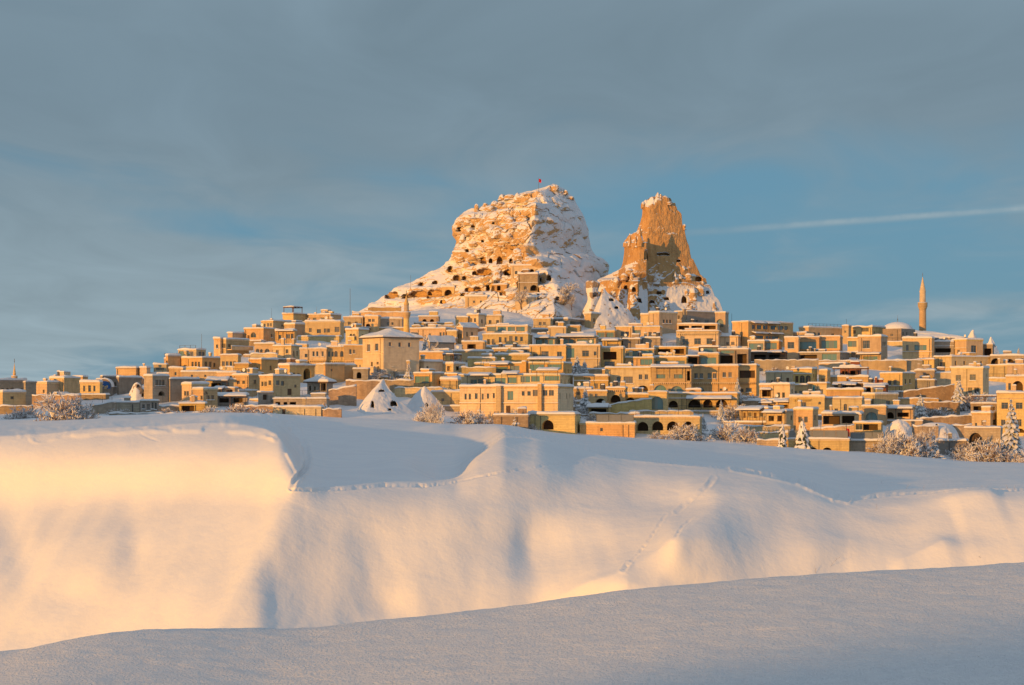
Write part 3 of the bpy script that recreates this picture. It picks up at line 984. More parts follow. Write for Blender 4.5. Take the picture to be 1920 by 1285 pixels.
# ------------------------------------------------------------------ building blocks
def hole_facade(mb, W, z0, z1, holes, mp, mi=0):
    """wall face of width W from z0 to z1 with openings; mp maps (u, depth behind the face, z) to a point.
    holes: (u0, u1, a0, a1, depth, arch, back)"""
    us = sorted({0.0, W} | {h[0] for h in holes} | {h[1] for h in holes})
    zs = sorted({z0, z1} | {h[2] for h in holes} | {h[3] for h in holes})
    for i in range(len(us) - 1):
        if us[i + 1] - us[i] < 1e-5: continue
        for j in range(len(zs) - 1):
            if zs[j + 1] - zs[j] < 1e-5: continue
            cu = (us[i] + us[i + 1]) / 2; cz = (zs[j] + zs[j + 1]) / 2
            if any(h[0] < cu < h[1] and h[2] < cz < h[3] for h in holes): continue
            mb.quad(mp(us[i], 0, zs[j]), mp(us[i + 1], 0, zs[j]), mp(us[i + 1], 0, zs[j + 1]), mp(us[i], 0, zs[j + 1]), mi)
    for u0, u1, a0, a1, dep, arch, back in holes:
        mb.quad(mp(u0, 0, a0), mp(u0, 0, a1), mp(u0, dep, a1), mp(u0, dep, a0), mi)
        mb.quad(mp(u1, 0, a1), mp(u1, 0, a0), mp(u1, dep, a0), mp(u1, dep, a1), mi)
        mb.quad(mp(u0, 0, a0), mp(u0, dep, a0), mp(u1, dep, a0), mp(u1, 0, a0), mi)
        if arch:
            n = 8; r = (u1 - u0) / 2; uc = (u0 + u1) / 2; rz = min(r * arch, (a1 - a0) * 0.8)
            pts = [(uc - r * math.cos(math.pi * k / n), a1 - rz + rz * math.sin(math.pi * k / n)) for k in range(n + 1)]
            for k in range(n):
                (ua, za), (ub, zb) = pts[k], pts[k + 1]
                mb.quad(mp(ua, 0, za), mp(ub, 0, zb), mp(ub, 0, a1), mp(ua, 0, a1), mi)
                mb.quad(mp(ub, 0, zb), mp(ua, 0, za), mp(ua, dep, za), mp(ub, dep, zb), mi)
        else:
            mb.quad(mp(u0, 0, a1), mp(u1, 0, a1), mp(u1, dep, a1), mp(u0, dep, a1), mi)
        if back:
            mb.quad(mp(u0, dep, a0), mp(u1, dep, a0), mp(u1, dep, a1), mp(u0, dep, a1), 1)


def snow_slab(x0, x1, y0, y1, z, th, seed, over=0.14, slope=None, nmax=12):
    """a pillow of snow on the rectangle; slope(x, y) gives the height of what it lies on"""
    x0 -= over; x1 += over; y0 -= over; y1 += over
    nx = max(3, min(nmax, int((x1 - x0) / 1.0) + 2)); ny = max(3, min(nmax, int((y1 - y0) / 1.2) + 2))
    e = min(0.22, (x1 - x0) * 0.2, (y1 - y0) * 0.2)
    xs = np.concatenate([[x0], np.linspace(x0 + e, x1 - e, nx), [x1]])
    ys = np.concatenate([[y0], np.linspace(y0 + e, y1 - e, ny), [y1]])
    X, Y = np.meshgrid(xs, ys)
    base = np.zeros_like(X) + z if slope is None else slope(X, Y)
    t = th * (0.85 + 0.35 * vnoise(X / 2.1 + seed, Y / 2.1, seed * 1.7) + 0.25 * vnoise(X / 0.8, Y / 0.8 + seed, 2.2))
    edge = (X <= x0 + 1e-6) | (X >= x1 - 1e-6) | (Y <= y0 + 1e-6) | (Y >= y1 - 1e-6)
    jx = 0.07 * vnoise(X * 1.3 + seed, Y * 1.3, 5.0)
    Z = base + np.where(edge, t * 0.55, t)
    nr, nc = X.shape
    vs = np.stack([X + jx, Y + jx, Z], -1).reshape(-1, 3).tolist()
    fs = []
    for i in range(nr - 1):
        for j in range(nc - 1):
            a = i * nc + j
            fs.append((a, a + 1, a + nc + 1, a + nc))
    ring = [j for j in range(nc)] + [i * nc + nc - 1 for i in range(1, nr)] + [(nr - 1) * nc + j for j in range(nc - 2, -1, -1)] + [i * nc for i in range(nr - 2, 0, -1)]
    b = len(vs)
    bz = base.reshape(-1)
    for k in ring:
        vs.append((vs[k][0], vs[k][1], float(bz[k]) + 0.003))
    m = len(ring)
    for k in range(m):
        fs.append((b + k, b + (k + 1) % m, ring[(k + 1) % m], ring[k]))
    mb = MB(); mb.add(vs, fs)
    return mb


WIN_CACHE = {}


def q(v, step=0.1):
    return max(step, round(v / step) * step)


def window_meshes(wd, ht, kind):
    key = (q(wd), q(ht), kind)
    if key in WIN_CACHE:
        return WIN_CACHE[key]
    wd, ht = key[0], key[1]
    f = MB(); g = MB()
    b = 0.07 if kind != 'g' else 0.06
    f.box(0, b, -0.05, 0.05, 0, ht); f.box(wd - b, wd, -0.05, 0.05, 0, ht)
    f.box(b, wd - b, -0.05, 0.05, ht - b, ht); f.box(b, wd - b, -0.05, 0.05, 0, b)
    if kind == 'g':
        n = max(2, int(round(wd / 1.25)))
        for k in range(1, n):
            f.box(wd * k / n - 0.03, wd * k / n + 0.03, -0.045, 0.045, b, ht - b)
        panes = [(wd * k / n, wd * (k + 1) / n) for k in range(n)]
    else:
        if wd > 0.75:
            f.box(wd / 2 - 0.03, wd / 2 + 0.03, -0.045, 0.045, b, ht - b)
        if ht > 1.3:
            f.box(b, wd / 2 - 0.031 if wd > 0.75 else wd - b, -0.04, 0.04, ht * 0.68, ht * 0.68 + 0.05)
            if wd > 0.75: f.box(wd / 2 + 0.031, wd - b, -0.04, 0.04, ht * 0.68, ht * 0.68 + 0.05)
        panes = [(b * 0.8, wd - b * 0.8)]
    gm = []
    for a0, a1 in panes:
        m_ = MB(); m_.box(a0 + 0.012, a1 - 0.012, -0.012, 0.012, b * 0.8, ht - b * 0.8)
        gm.append(m_.mesh('pane'))
    s_ = MB(); s_.box(-0.12, wd + 0.12, -0.36, 0.0, -0.13, -0.02)
    sn_ = snow_slab(-0.12, wd + 0.12, -0.36, -0.06, -0.018, 0.16, wd * 9, 0.02, nmax=4).mesh('sill_snow', True)
    r = WIN_CACHE[key] = (f.mesh('window'), gm, s_.mesh('sill'), key, sn_)
    return r


DOOR_CACHE = {}


def door_mesh(wd, ht):
    key = (q(wd), q(ht))
    if key not in DOOR_CACHE:
        m_ = MB()
        wd, ht = key
        m_.box(0, wd, -0.03, 0.03, 0, ht)
        m_.box(0.08, wd - 0.08, -0.055, -0.031, ht * 0.55, ht - 0.12); m_.box(0.08, wd - 0.08, -0.055, -0.031, 0.12, ht * 0.48)
        DOOR_CACHE[key] = m_.mesh('door')
    return DOOR_CACHE[key]


class Building:
    """a flat-roofed block: the corner (xc, yb) stands nearest the camera, the left face runs to xl, the right one to xr"""
    def __init__(self, name, cat, xl, xc, xr, yt, yb, th, label, col='y', wins='', opts='', Y=None, depth=None, snow=0.46, group=None, roof=True):
        self.Y = hill_depth((xl + xr) / 2, yb) if Y is None else Y
        Y = self.Y
        self.s = s = Y / F
        k = (xc - 960) / F
        front_only = xr - xc < 1.0
        vt = math.atan(k)
        self.th = th_ = vt + R(1.5) if front_only else vt + R(th)
        self.c, self.sn = math.cos(th_), math.sin(th_)
        X0 = (xc - 960) / F * Y
        self.X0 = X0
        self.L = max(0.6, self.left_len(xl))
        if front_only:
            self.Rr = depth or min(9.0, max(4.0, self.L * 0.7))
        else:
            self.Rr = max(0.6, self.right_len(xr)) if depth is None else depth
        self.H = (yb - yt) * s
        self.yb = yb; self.xc = xc; self.xr_px = xr
        self.root = thing(name, label, cat, at(xc, yb, Y), -th_, group)
        self.seed = (xl * 0.731 + yt * 1.37) % 50
        self.mat = M[col]
        self.holesL = []; self.holesR = []; self.parts = []
        self.parse_windows(wins)
        self.extra_openings(label)
        self.front_openings(label)
        self.shell(roof)
        if roof and 'P' not in opts.split() and 'G' not in opts.split() and 'N' not in opts.split():
            self.flat_roof(snow)
        for o_ in opts.split():
            self.option(o_, snow)
        self.terr_ok = depth is None and yb < 792 and Y < 585
        self.clutter(label, roof and not {'P', 'G', 'N'} & {x_.split(':')[0] for x_ in opts.split()})
        self.fit_windows()

    def left_len(self, px):
        k = (px - 960) / F
        return (self.X0 - k * self.Y) / (self.c + k * self.sn)

    def right_len(self, px):
        k = (px - 960) / F
        d = self.sn - k * self.c
        return (k * self.Y - self.X0) / d if abs(d) > 0.05 else 6.0

    def face_uv(self, px, py):
        z = (self.yb - py) * self.s
        if px <= self.xc:
            return 'L', self.left_len(px), z
        return 'R', self.right_len(px), z

    def parse_windows(self, wins):
        for tok in wins.split():
            kind = tok[0]
            body = tok[1:]
            n, dx = 1, 0
            if '*' in body:
                body, rep = body.split('*')
                n, dx = rep.split('+'); n = int(n); dx = float(dx)
            x, y, w_, h_ = [float(v_) for v_ in body.split(',')]
            for i in range(n):
                self.opening(kind, x + i * dx, y, w_, h_)

    def opening(self, kind, x, y, w_, h_):
        if kind in 'ra':
            w_, h_ = w_ * 1.22 + 0.3, h_ * 1.10
        fa, u0, za = self.face_uv(x - w_ / 2, y + h_ / 2)
        fb, u1, zb = self.face_uv(x + w_ / 2, y - h_ / 2)
        if fa != fb:
            if fa == 'L': u0, u1, fa = u0, 0.15, 'L'
        lo, hi = min(u0, u1), max(u0, u1)
        Wd = self.L if fa == 'L' else self.Rr
        hi = min(hi, Wd - 0.12); lo = max(lo, 0.12)
        za = max(za, 0.02); zb = min(zb, self.H - 0.12)
        if hi - lo < 0.25 or zb - za < 0.3: return
        dep = {'r': 0.28, 'a': 0.28, 'g': 0.30, 'd': 0.25, 'o': 2.2, 'A': 2.0, 'G': 0.6, 'n': 0.5, 'c': 1.0, 'N': 0.22}[kind]
        dep = min(dep, (self.Rr if fa == 'L' else self.L) * 0.5)
        arch = {'a': 1.0, 'A': 1.0, 'G': 1.0, 'c': 1.15, 'N': 1.0}.get(kind, 0)
        hs = self.holesL if fa == 'L' else self.holesR
        for g in hs:
            if lo < g[1] + 0.05 and hi > g[0] - 0.05 and za < g[3] + 0.05 and zb > g[2] - 0.05:
                return
        hs.append((lo, hi, za, zb, dep, arch, kind in 'oAnc' and True or kind == 'N'))
        self.parts.append((fa, kind, lo, hi, za, zb, dep))

    def shell(self, roof):
        mb = MB()
        L, Rr, H = self.L, self.Rr, self.H
        z0 = -3.0
        # on the left face u runs from the far end to the corner, holes are stored from the corner
        hl = [(L - h[1], L - h[0]) + h[2:] for h in self.holesL]
        hole_facade(mb, L, z0, H, hl, lambda u, d, z: (-L + u, d, z))
        hole_facade(mb, Rr, z0, H, self.holesR, lambda u, d, z: (-d, u, z))
        mb.quad((0, Rr, z0), (-L, Rr, z0), (-L, Rr, H), (0, Rr, H))
        mb.quad((-L, Rr, z0), (-L, 0, z0), (-L, 0, H), (-L, Rr, H))
        mb.quad((-L, 0, H), (0, 0, H), (0, Rr, H), (-L, Rr, H))
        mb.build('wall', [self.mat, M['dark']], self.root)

    def flat_roof(self, snow):
        L, Rr, H = self.L, self.Rr, self.H
        c = MB()
        if H > 2.2:
            c.box(-L - 0.13, 0.13, -0.13, Rr + 0.13, H - 0.30, H - 0.10)
            c.box(-L - 0.07, 0.07, -0.07, Rr + 0.07, H - 0.10, H + 0.02)
            c.build('cornice', self.mat, self.root)
        if snow > 0:
            snow_slab(-L, 0, 0, Rr, H + 0.02, snow * (0.75 + 0.5 * ((self.seed * 7.7) % 1)), self.seed).build('roof_snow', M['snow_cap'], self.root, smooth=True)

    def extra_openings(self, label):
        """small windows on the long side that turns away from the sun"""
        if self.xr_px - self.xc < 9 or self.holesR or any(w_ in label for w_ in ('blank', 'windowless', 'plain', 'shed', 'wall')) or self.H < 2.4 or self.Rr < 3: return
        rn = random.Random(int(self.seed * 1000))
        n = 1 + int(self.Rr / 4.5); u0 = rn.uniform(0.8, 1.6)
        zb = self.H - rn.uniform(1.0, 1.5)
        for k in range(n):
            u = u0 + k * (self.Rr - 2.0) / n
            if u + 0.8 > self.Rr - 0.3 or rn.random() < 0.25: continue
            hh = rn.uniform(0.9, 1.3)
            if zb - hh < 0.3: continue
            self.holesR.append((u, u + 0.75, zb - hh, zb, 0.28, 0, False)); self.parts.append(('R', 'r', u, u + 0.75, zb - hh, zb, 0.28))

    def front_openings(self, label):
        """a few small windows on fronts that are neither blank in the photograph nor given any yet"""
        if self.holesL or self.L < 4 or self.H < 2.4 or any(w_ in label for w_ in ('blank', 'windowless', 'plain', 'wall', 'shed', 'terrace', 'bastion', 'barn', 'gallery')): return
        rn = random.Random(int(self.seed * 500))
        n = 1 + int(self.L / 3.5); zt = self.H - rn.uniform(0.9, 1.3)
        for k in range(n):
            u = 0.7 + k * (self.L - 1.4) / n + rn.uniform(0, 0.5)
            if u + 0.9 > self.L - 0.3: continue
            self.holesL.append((u, u + 0.8, max(0.3, zt - 1.2), zt, 0.28, 0, False)); self.parts.append(('L', 'r', u, u + 0.8, max(0.3, zt - 1.2), zt, 0.28))

    def clutter(self, label, flat):
        """roof parapets, dishes, tanks, drain pipes and snow-holding ledges that break up the plain block"""
        rn = random.Random(int(self.seed * 777) + 5)
        L, Rr, H = self.L, self.Rr, self.H
        top = H + 0.02
        has = {o_.name.split('.')[0] for o_ in self.root.children}
        if flat and L > 4 and Rr > 3 and not has & {'railing', 'balustrade', 'pergola'}:
            if rn.random() < 0.55:      # stair head or raised parapet
                w_ = rn.uniform(0.2, 0.5) * L; x0 = -L + rn.uniform(0.05, 0.95) * (L - w_); d0 = rn.uniform(0.25, 0.5) * Rr
                h_ = rn.uniform(0.5, 1.1)
                if w_ < 2.4 and h_ < 0.9: h_ = 1.3
                mb = MB(); mb.box(x0, x0 + w_, d0, min(Rr - 0.2, d0 + 2.2), top, top + h_)
                po = mb.build('roof_block', self.mat, self.root)
                snow_slab(x0, x0 + w_, d0, min(Rr - 0.2, d0 + 2.2), top + h_ + 0.004, 0.4, self.seed + 9, 0.1).build('block_snow', M['snow_cap'], po, smooth=True)
            for k in range(rn.choice((0, 1, 1, 2))):
                x = -rn.uniform(0.1, 0.9) * L; y = rn.uniform(0.15, 0.6) * Rr; kind = rn.random()
                mb = MB()
                if kind < 0.4:
                    w_ = rn.uniform(0.22, 0.4); h_ = rn.uniform(0.9, 1.7)
                    mb.box(x - w_, x + w_, y - w_, y + w_, top, top + h_); mb.box(x - w_ - .08, x + w_ + .08, y - w_ - .08, y + w_ + .08, top + h_, top + h_ + .12)
                    co = mb.build('chimney', self.mat, self.root)
                    snow_slab(x - w_, x + w_, y - w_, y + w_, top + h_ + .124, 0.3, self.seed + k, 0.08).build('chimney_snow', M['snow_cap'], co, smooth=True)
                elif kind < 0.65:
                    mb.tube([(x, y, top), (x, y, top + 1.0)], [0.04, 0.04], 5)
                    so = mb.build('dish_stand', M['metal'], self.root)
                    g = MB(); vs = [(x, y - 0.02, top + 1.1)]
                    for r_, dz in ((0.2, 0.03), (0.42, 0.12)):
                        for q_ in range(10):
                            a_ = 2 * math.pi * q_ / 10; vs.append((x + r_ * math.cos(a_), y - 0.02 - dz, top + 1.1 + r_ * math.sin(a_)))
                    fs = [(0, 1 + q_, 1 + (q_ + 1) % 10) for q_ in range(10)] + [(1 + q_, 11 + q_, 11 + (q_ + 1) % 10, 1 + (q_ + 1) % 10) for q_ in range(10)]
                    g.add(vs, fs); g.build('dish', M['white'], so)
                elif kind < 0.8:
                    mb.tube([(x, y, top), (x, y, top + rn.uniform(2.0, 3.6))], [0.035, 0.02], 4)
                    mb.build('aerial', M['metal'], self.root)
                else:
                    mb.lathe([(0.02, top + 1.5), (0.5, top + 1.45), (0.55, top + 1.3), (0.55, top + 0.35), (0.5, top + 0.3)], 10, 0, x, y)
                    to = mb.build('water_tank', M['metal'], self.root)
                    snow_slab(x - .42, x + .42, y - .42, y + .42, top + 1.46, 0.3, self.seed, 0.02).build('tank_snow', M['snow_cap'], to, smooth=True)
        hs = self.holesL
        if L > 3 and self.terr_ok and rn.random() < 0.8:      # walled terrace at the foot
            e0, e1 = rn.uniform(0.2, 4.5), rn.uniform(0.2, 4.5); dp = rn.uniform(1.6, 3.0); zt = rn.uniform(-0.5, 0.08)
            zt = min([zt] + [h[2] - 0.1 for h in hs])
            mb = MB(); mb.box(-L - e0, e1, -dp, -0.004, -4.2, zt)
            te = mb.build('terrace', M[rn.choice('rrtog')], self.root)
            snow_slab(-L - e0, e1, -dp, -0.02, zt + 0.004, 0.4, self.seed + 4, 0.1).build('terrace_snow', M['snow_cap'], te, smooth=True)
            if rn.random() < 0.35:
                mb = MB(); n = max(3, int((L + e0 + e1) / 1.6))
                for k in range(n + 1):
                    x = -L - e0 + (L + e0 + e1) * k / n; mb.box(x - 0.03, x + 0.03, -dp + 0.1, -dp + 0.16, zt + 0.004, zt + 1.3)
                mb.box(-L - e0, e1, -dp + 0.1, -dp + 0.16, zt + 1.303, zt + 1.36)
                mb.build('railing', M['metal'], self.root)
        if H > 3.6 and L > 5 and rn.random() < 0.85 and not has & {'string_course', 'corbel_band', 'balcony'}:
            for z in (0.5 * H, 0.58 * H, 0.42 * H, 0.66 * H, 0.3 * H):
                if all(not (h[2] - 0.25 < z < h[3] + 0.15) for h in hs):
                    mb = MB(); mb.box(-L, 0.12, -0.16, -0.004, z, z + 0.14)
                    lo = mb.build('ledge', self.mat, self.root)
                    snow_slab(-L, 0.12, -0.16, -0.005, z + 0.144, 0.15, self.seed + 2, 0.0).build('ledge_snow', M['snow_cap'], lo, smooth=True)
                    break
        for k in range(rn.choice((0, 1, 1, 2))):
            if L < 4: break
            for _ in range(6):
                x = -rn.uniform(0.04, 0.96) * L
                if all(not (h[0] - 0.2 < -x < h[1] + 0.2) for h in hs):
                    mb = MB(); mb.tube([(x, -0.07, -1.0), (x, -0.07, H - 0.32)], [0.055, 0.055], 5)
                    mb.build('drain_pipe', M['metal'], self.root); break

    def fit_windows(self):
        for fa, kind, lo, hi, za, zb, dep in self.parts:
            wd, ht = hi - lo, zb - za
            if fa == 'L':
                loc = (-hi, dep - 0.06, za); rz = 0.0
            else:
                loc = (-(dep - 0.06), lo, za); rz = R(90)
            if kind in 'ragG':
                fm, gms, sm, key, sns = window_meshes(wd, ht, 'g' if kind in 'gG' else 'r')
                o_ = link('window', fm, M['frame'], self.root, loc, rz)
                o_.scale = (wd / key[0], 1, ht / key[1])
                gl = M['teal_glass'] if kind in 'gG' else M['glass']
                for gm in gms:
                    link('pane', gm, gl, o_)
                if kind == 'r' and ht > 0.9 and self.seed % 3 < 2:
                    so = link('sill', sm, self.mat, o_)
                    if self.seed % 2 < 1.3: link('sill_snow', sns, M['snow_cap'], o_)
            elif kind == 'd':
                dm = door_mesh(wd, ht)
                o_ = link('door', dm, M['wood'], self.root, loc, rz)
                o_.scale = (wd / q(wd), 1, ht / q(ht))

    def option(self, o_, snow):
        key, _, val = o_.partition(':')
        v_ = [float(a) for a in val.split(',')] if val else []
        L, Rr, H, s = self.L, self.Rr, self.H, self.s
        if key == 'P':          # hipped roof under snow
            ov = 0.7; rise = v_[0] * s
            base = [(-L - ov, -ov, H), (ov, -ov, H), (ov, Rr + ov, H), (-L - ov, Rr + ov, H)]
            ap = (-L / 2, Rr / 2, H + rise)
            mb = MB()
            mb.add(base + [(b[0], b[1], H - 0.22) for b in base], [(4, 5, 1, 0), (5, 6, 2, 1), (6, 7, 3, 2), (7, 4, 0, 3), (7, 6, 5, 4), (0, 1, 2, 3)])
            ro = mb.build('roof', M['wood'], self.root)
            hx, hy = L / 2 + ov, Rr / 2 + ov
            def sl(X, Y):
                m_ = np.maximum(np.abs(X + L / 2) / hx, np.abs(Y - Rr / 2) / hy)
                return H + 0.02 + rise * (1 - np.clip(m_, 0, 1))
            snow_slab(-L - ov, ov, -ov, Rr + ov, H, 0.38, self.seed, 0.0, sl, 16).build('roof_snow', M['snow_cap'], ro, smooth=False)
        elif key == 'G':        # gable across the left face
            rise = v_[0] * s; ov = 0.4
            mb = MB()
            mb.add([(-L, 0, H), (0, 0, H), (-L / 2, 0, H + rise), (-L, Rr, H), (0, Rr, H), (-L / 2, Rr, H + rise)], [(0, 1, 2), (5, 4, 3)])
            mb.build('gable', self.mat, self.root)
            def sl(X, Y):
                return H + 0.02 + rise * (1 - np.clip(np.abs(X + L / 2) / (L / 2), 0, 1.2))
            mb = snow_slab(-L, 0, 0, Rr, H, 0.36, self.seed, ov, sl, 16)
            mb.build('roof_snow', M['snow_cap'], self.root, smooth=False)
        elif key == 'aw':       # snow-laden awning: x0, x1, y of the lower edge, depth in metres
            fa, u0, z = self.face_uv(v_[0], v_[2]); fb, u1, z = self.face_uv(v_[1], v_[2])
            dp = v_[3] if len(v_) > 3 else 2.0
            lo, hi = min(u0, u1), max(u0, u1)
            rise = 0.28 * dp
            mb = MB()
            a = [(0, -dp, 0), (hi - lo, -dp, 0), (hi - lo, 0, rise), (0, 0, rise)]
            mb.add(a + [(p[0], p[1], p[2] - 0.12) for p in a], [(0, 1, 2, 3), (7, 6, 5, 4), (4, 5, 1, 0), (5, 6, 2, 1), (7, 4, 0, 3)])
            n = max(2, int((hi - lo) / 3) + 1)
            for k in range(n):
                xx = 0.1 + (hi - lo - 0.2) * k / (n - 1)
                mb.box(xx - 0.05, xx + 0.05, -dp + 0.1, -dp + 0.2, -2.4, -0.1)
            loc, rz = ((-hi, -0.01, z), 0.0) if fa == 'L' else ((0.01, lo, z), R(90))
            ao = mb.build('awning', M['wood'], self.root, loc, rz)
            snow_slab(0, hi - lo, -dp, -0.05, 0, 0.34, self.seed + v_[0], 0.08, lambda X, Y: 0.01 + rise * np.clip((Y + dp) / dp, 0, 1)).build('awning_snow', M['snow_cap'], ao, smooth=True)
        elif key == 'rl':       # roof railing between two columns
            fa, u0, z = self.face_uv(v_[0], 0); fb, u1, z = self.face_uv(v_[1], 0)
            lo, hi = min(u0, u1), max(u0, u1)
            hh = v_[2] if len(v_) > 2 else 1.1
            mb = MB(); n = max(3, int((hi - lo) / 1.5))
            for k in range(n + 1):
                xx = (hi - lo) * k / n
                mb.box(xx - 0.035, xx + 0.035, 0.15, 0.22, 0, hh)
            mb.box(0, hi - lo, 0.15, 0.22, hh, hh + 0.06); mb.box(0, hi - lo, 0.16, 0.21, hh * 0.55, hh * 0.55 + 0.04)
            loc, rz = ((-hi, 0, self.H + 0.02), 0.0) if fa == 'L' else ((0, lo, self.H + 0.02), R(90))
            mb.build('railing', M['metal'], self.root, loc, rz)
        elif key == 'gr':       # glass balustrade on the roof edge
            fa, u0, z = self.face_uv(v_[0], 0); fb, u1, z = self.face_uv(v_[1], 0)
            lo, hi = min(u0, u1), max(u0, u1); hh = v_[2] if len(v_) > 2 else 1.2
            n = max(2, int((hi - lo) / 2.0)); mb = MB()
            mb.box(0, hi - lo, 0.11, 0.23, hh + 0.052, hh + 0.13)
            ro = mb.build('balustrade', M['metal'], self.root, (-hi, 0, self.H + 0.02))
            for k in range(n):
                g = MB(); g.box((hi - lo) * k / n + 0.07, (hi - lo) * (k + 1) / n - 0.07, 0.155, 0.18, 0.08, hh)
                g.build('pane', M['rail_glass'], ro)
            for k in range(n + 1):
                xx = (hi - lo) * k / n; g = MB(); g.box(xx - 0.05, xx + 0.05, 0.12, 0.22, 0, hh + 0.05); g.build('post', M['metal'], ro)
        elif key == 'cb':       # row of stone corbels
            fa, u0, z = self.face_uv(v_[0], v_[2]); fb, u1, z = self.face_uv(v_[1], v_[2])
            lo, hi = min(u0, u1), max(u0, u1); n = int(v_[3])
            mb = MB()
            for k in range(n):
                xx = (hi - lo) * (k + 0.25) / n
                mb.box(xx, xx + (hi - lo) * 0.5 / n, -0.32, 0.02, -0.35, 0.0)
            mb.box(-0.05, hi - lo + 0.05, -0.38, 0.02, 0.003, 0.16)
            loc, rz = ((-hi, 0, z), 0.0) if fa == 'L' else ((0, lo, z), R(90))
            co = mb.build('corbel_band', self.mat, self.root, loc, rz)
        elif key == 'st':       # string course
            fa, u0, z = self.face_uv(v_[0], v_[2]); fb, u1, z = self.face_uv(v_[1], v_[2])
            lo, hi = min(u0, u1), max(u0, u1)
            mb = MB(); mb.box(0, hi - lo, -0.1, 0.02, 0, 0.22)
            loc, rz = ((-hi, 0, z), 0.0) if fa == 'L' else ((0, lo, z), R(90))
            mb.build('string_course', self.mat, self.root, loc, rz)
        elif key == 'bs':       # balcony slab with snow: x0, x1, y, depth
            fa, u0, z = self.face_uv(v_[0], v_[2]); fb, u1, z = self.face_uv(v_[1], v_[2])
            lo, hi = min(u0, u1), max(u0, u1); dp = v_[3] if len(v_) > 3 else 1.4
            mb = MB(); mb.box(0, hi - lo, -dp, 0.0, -0.2, 0)
            mb.box(0, hi - lo, -dp, -dp + 0.12, 0.0, 0.75)
            loc, rz = ((-hi, -0.004, z), 0.0) if fa == 'L' else ((0.004, lo, z), R(90))
            bo = mb.build('balcony', self.mat, self.root, loc, rz)
            snow_slab(0, hi - lo, -dp, -dp + 0.12, 0.75, 0.22, self.seed, 0.05).build('balcony_snow', M['snow_cap'], bo, smooth=True)
        elif key == 'pi':       # pier standing proud of the wall: x0, x1, y top
            fa, u0, z = self.face_uv(v_[0], v_[2]); fb, u1, z = self.face_uv(v_[1], v_[2])
            lo, hi = min(u0, u1), max(u0, u1)
            mb = MB(); mb.box(0, hi - lo, -0.9, 0.0, -3, z)
            loc, rz = ((-hi, -0.003, 0), 0.0) if fa == 'L' else ((0.003, lo, 0), R(90))
            po = mb.build('pier', self.mat, self.root, loc, rz)
            snow_slab(0, hi - lo, -0.9, 0.0, z, 0.25, self.seed, 0.06).build('pier_snow', M['snow_cap'], po, smooth=True)
        elif key == 'ch':       # chimney: column, width, height in pixels
            fa, u0, z = self.face_uv(v_[0], 0)
            w_ = v_[1] * s; h_ = v_[2] * s
            bx, by = (-u0, 0.6 + 0.25 * Rr * ((self.seed * 3.1) % 1)) if fa == 'L' else (-1.0, u0)
            by = min(by, Rr - w_)
            mb = MB(); mb.box(bx - w_ / 2, bx + w_ / 2, by, by + w_, H, H + h_)
            mb.box(bx - w_ / 2 - 0.1, bx + w_ / 2 + 0.1, by - 0.1, by + w_ + 0.1, H + h_, H + h_ + 0.14)
            co = mb.build('chimney', self.mat, self.root)
            snow_slab(bx - w_ / 2, bx + w_ / 2, by, by + w_, H + h_ + 0.142, 0.26, self.seed + 3, 0.1).build('chimney_snow', M['snow_cap'], co, smooth=True)
        elif key == 'up':       # timber awning posts and beams open terrace (pergola): x0, x1, height m
            fa, u0, z = self.face_uv(v_[0], 0); fb, u1, z = self.face_uv(v_[1], 0)
            lo, hi = min(u0, u1), max(u0, u1); hh = v_[2]; dp = min(Rr * 0.7, 4.0)
            mb = MB(); n = max(2, int((hi - lo) / 2.6) + 1)
            for k in range(n):
                xx = (hi - lo) * k / (n - 1)
                for yy in (0.3, dp):
                    mb.box(xx - 0.07, xx + 0.07, yy - 0.07, yy + 0.07, 0, hh)
            for yy in (0.3, dp):
                mb.box(-0.2, hi - lo + 0.2, yy - 0.08, yy + 0.08, hh, hh + 0.18)
            for k in range(n * 2):
                xx = (hi - lo) * k / (n * 2 - 1)
                mb.box(xx - 0.05, xx + 0.05, 0.1, dp + 0.2, hh + 0.183, hh + 0.3)
            po = mb.build('pergola', M['wood'], self.root, (-hi, 0, H + 0.02))
            snow_slab(-0.1, hi - lo + 0.1, 0.15, dp + 0.15, hh + 0.303, 0.3, self.seed + 1, 0.05).build('pergola_snow', M['snow_cap'], po, smooth=True)


GH = 'flat-roofed stone buildings on the hillside'


def house(spec, wins='', opts='', label='', col='y', name='stone_house', cat='house', **kw):
    xl, xc, xr, yt, yb, th = spec
    kw.setdefault('group', GH)
    return Building(name, cat, xl, xc, xr, yt, yb, th, label, col, wins, opts, **kw)


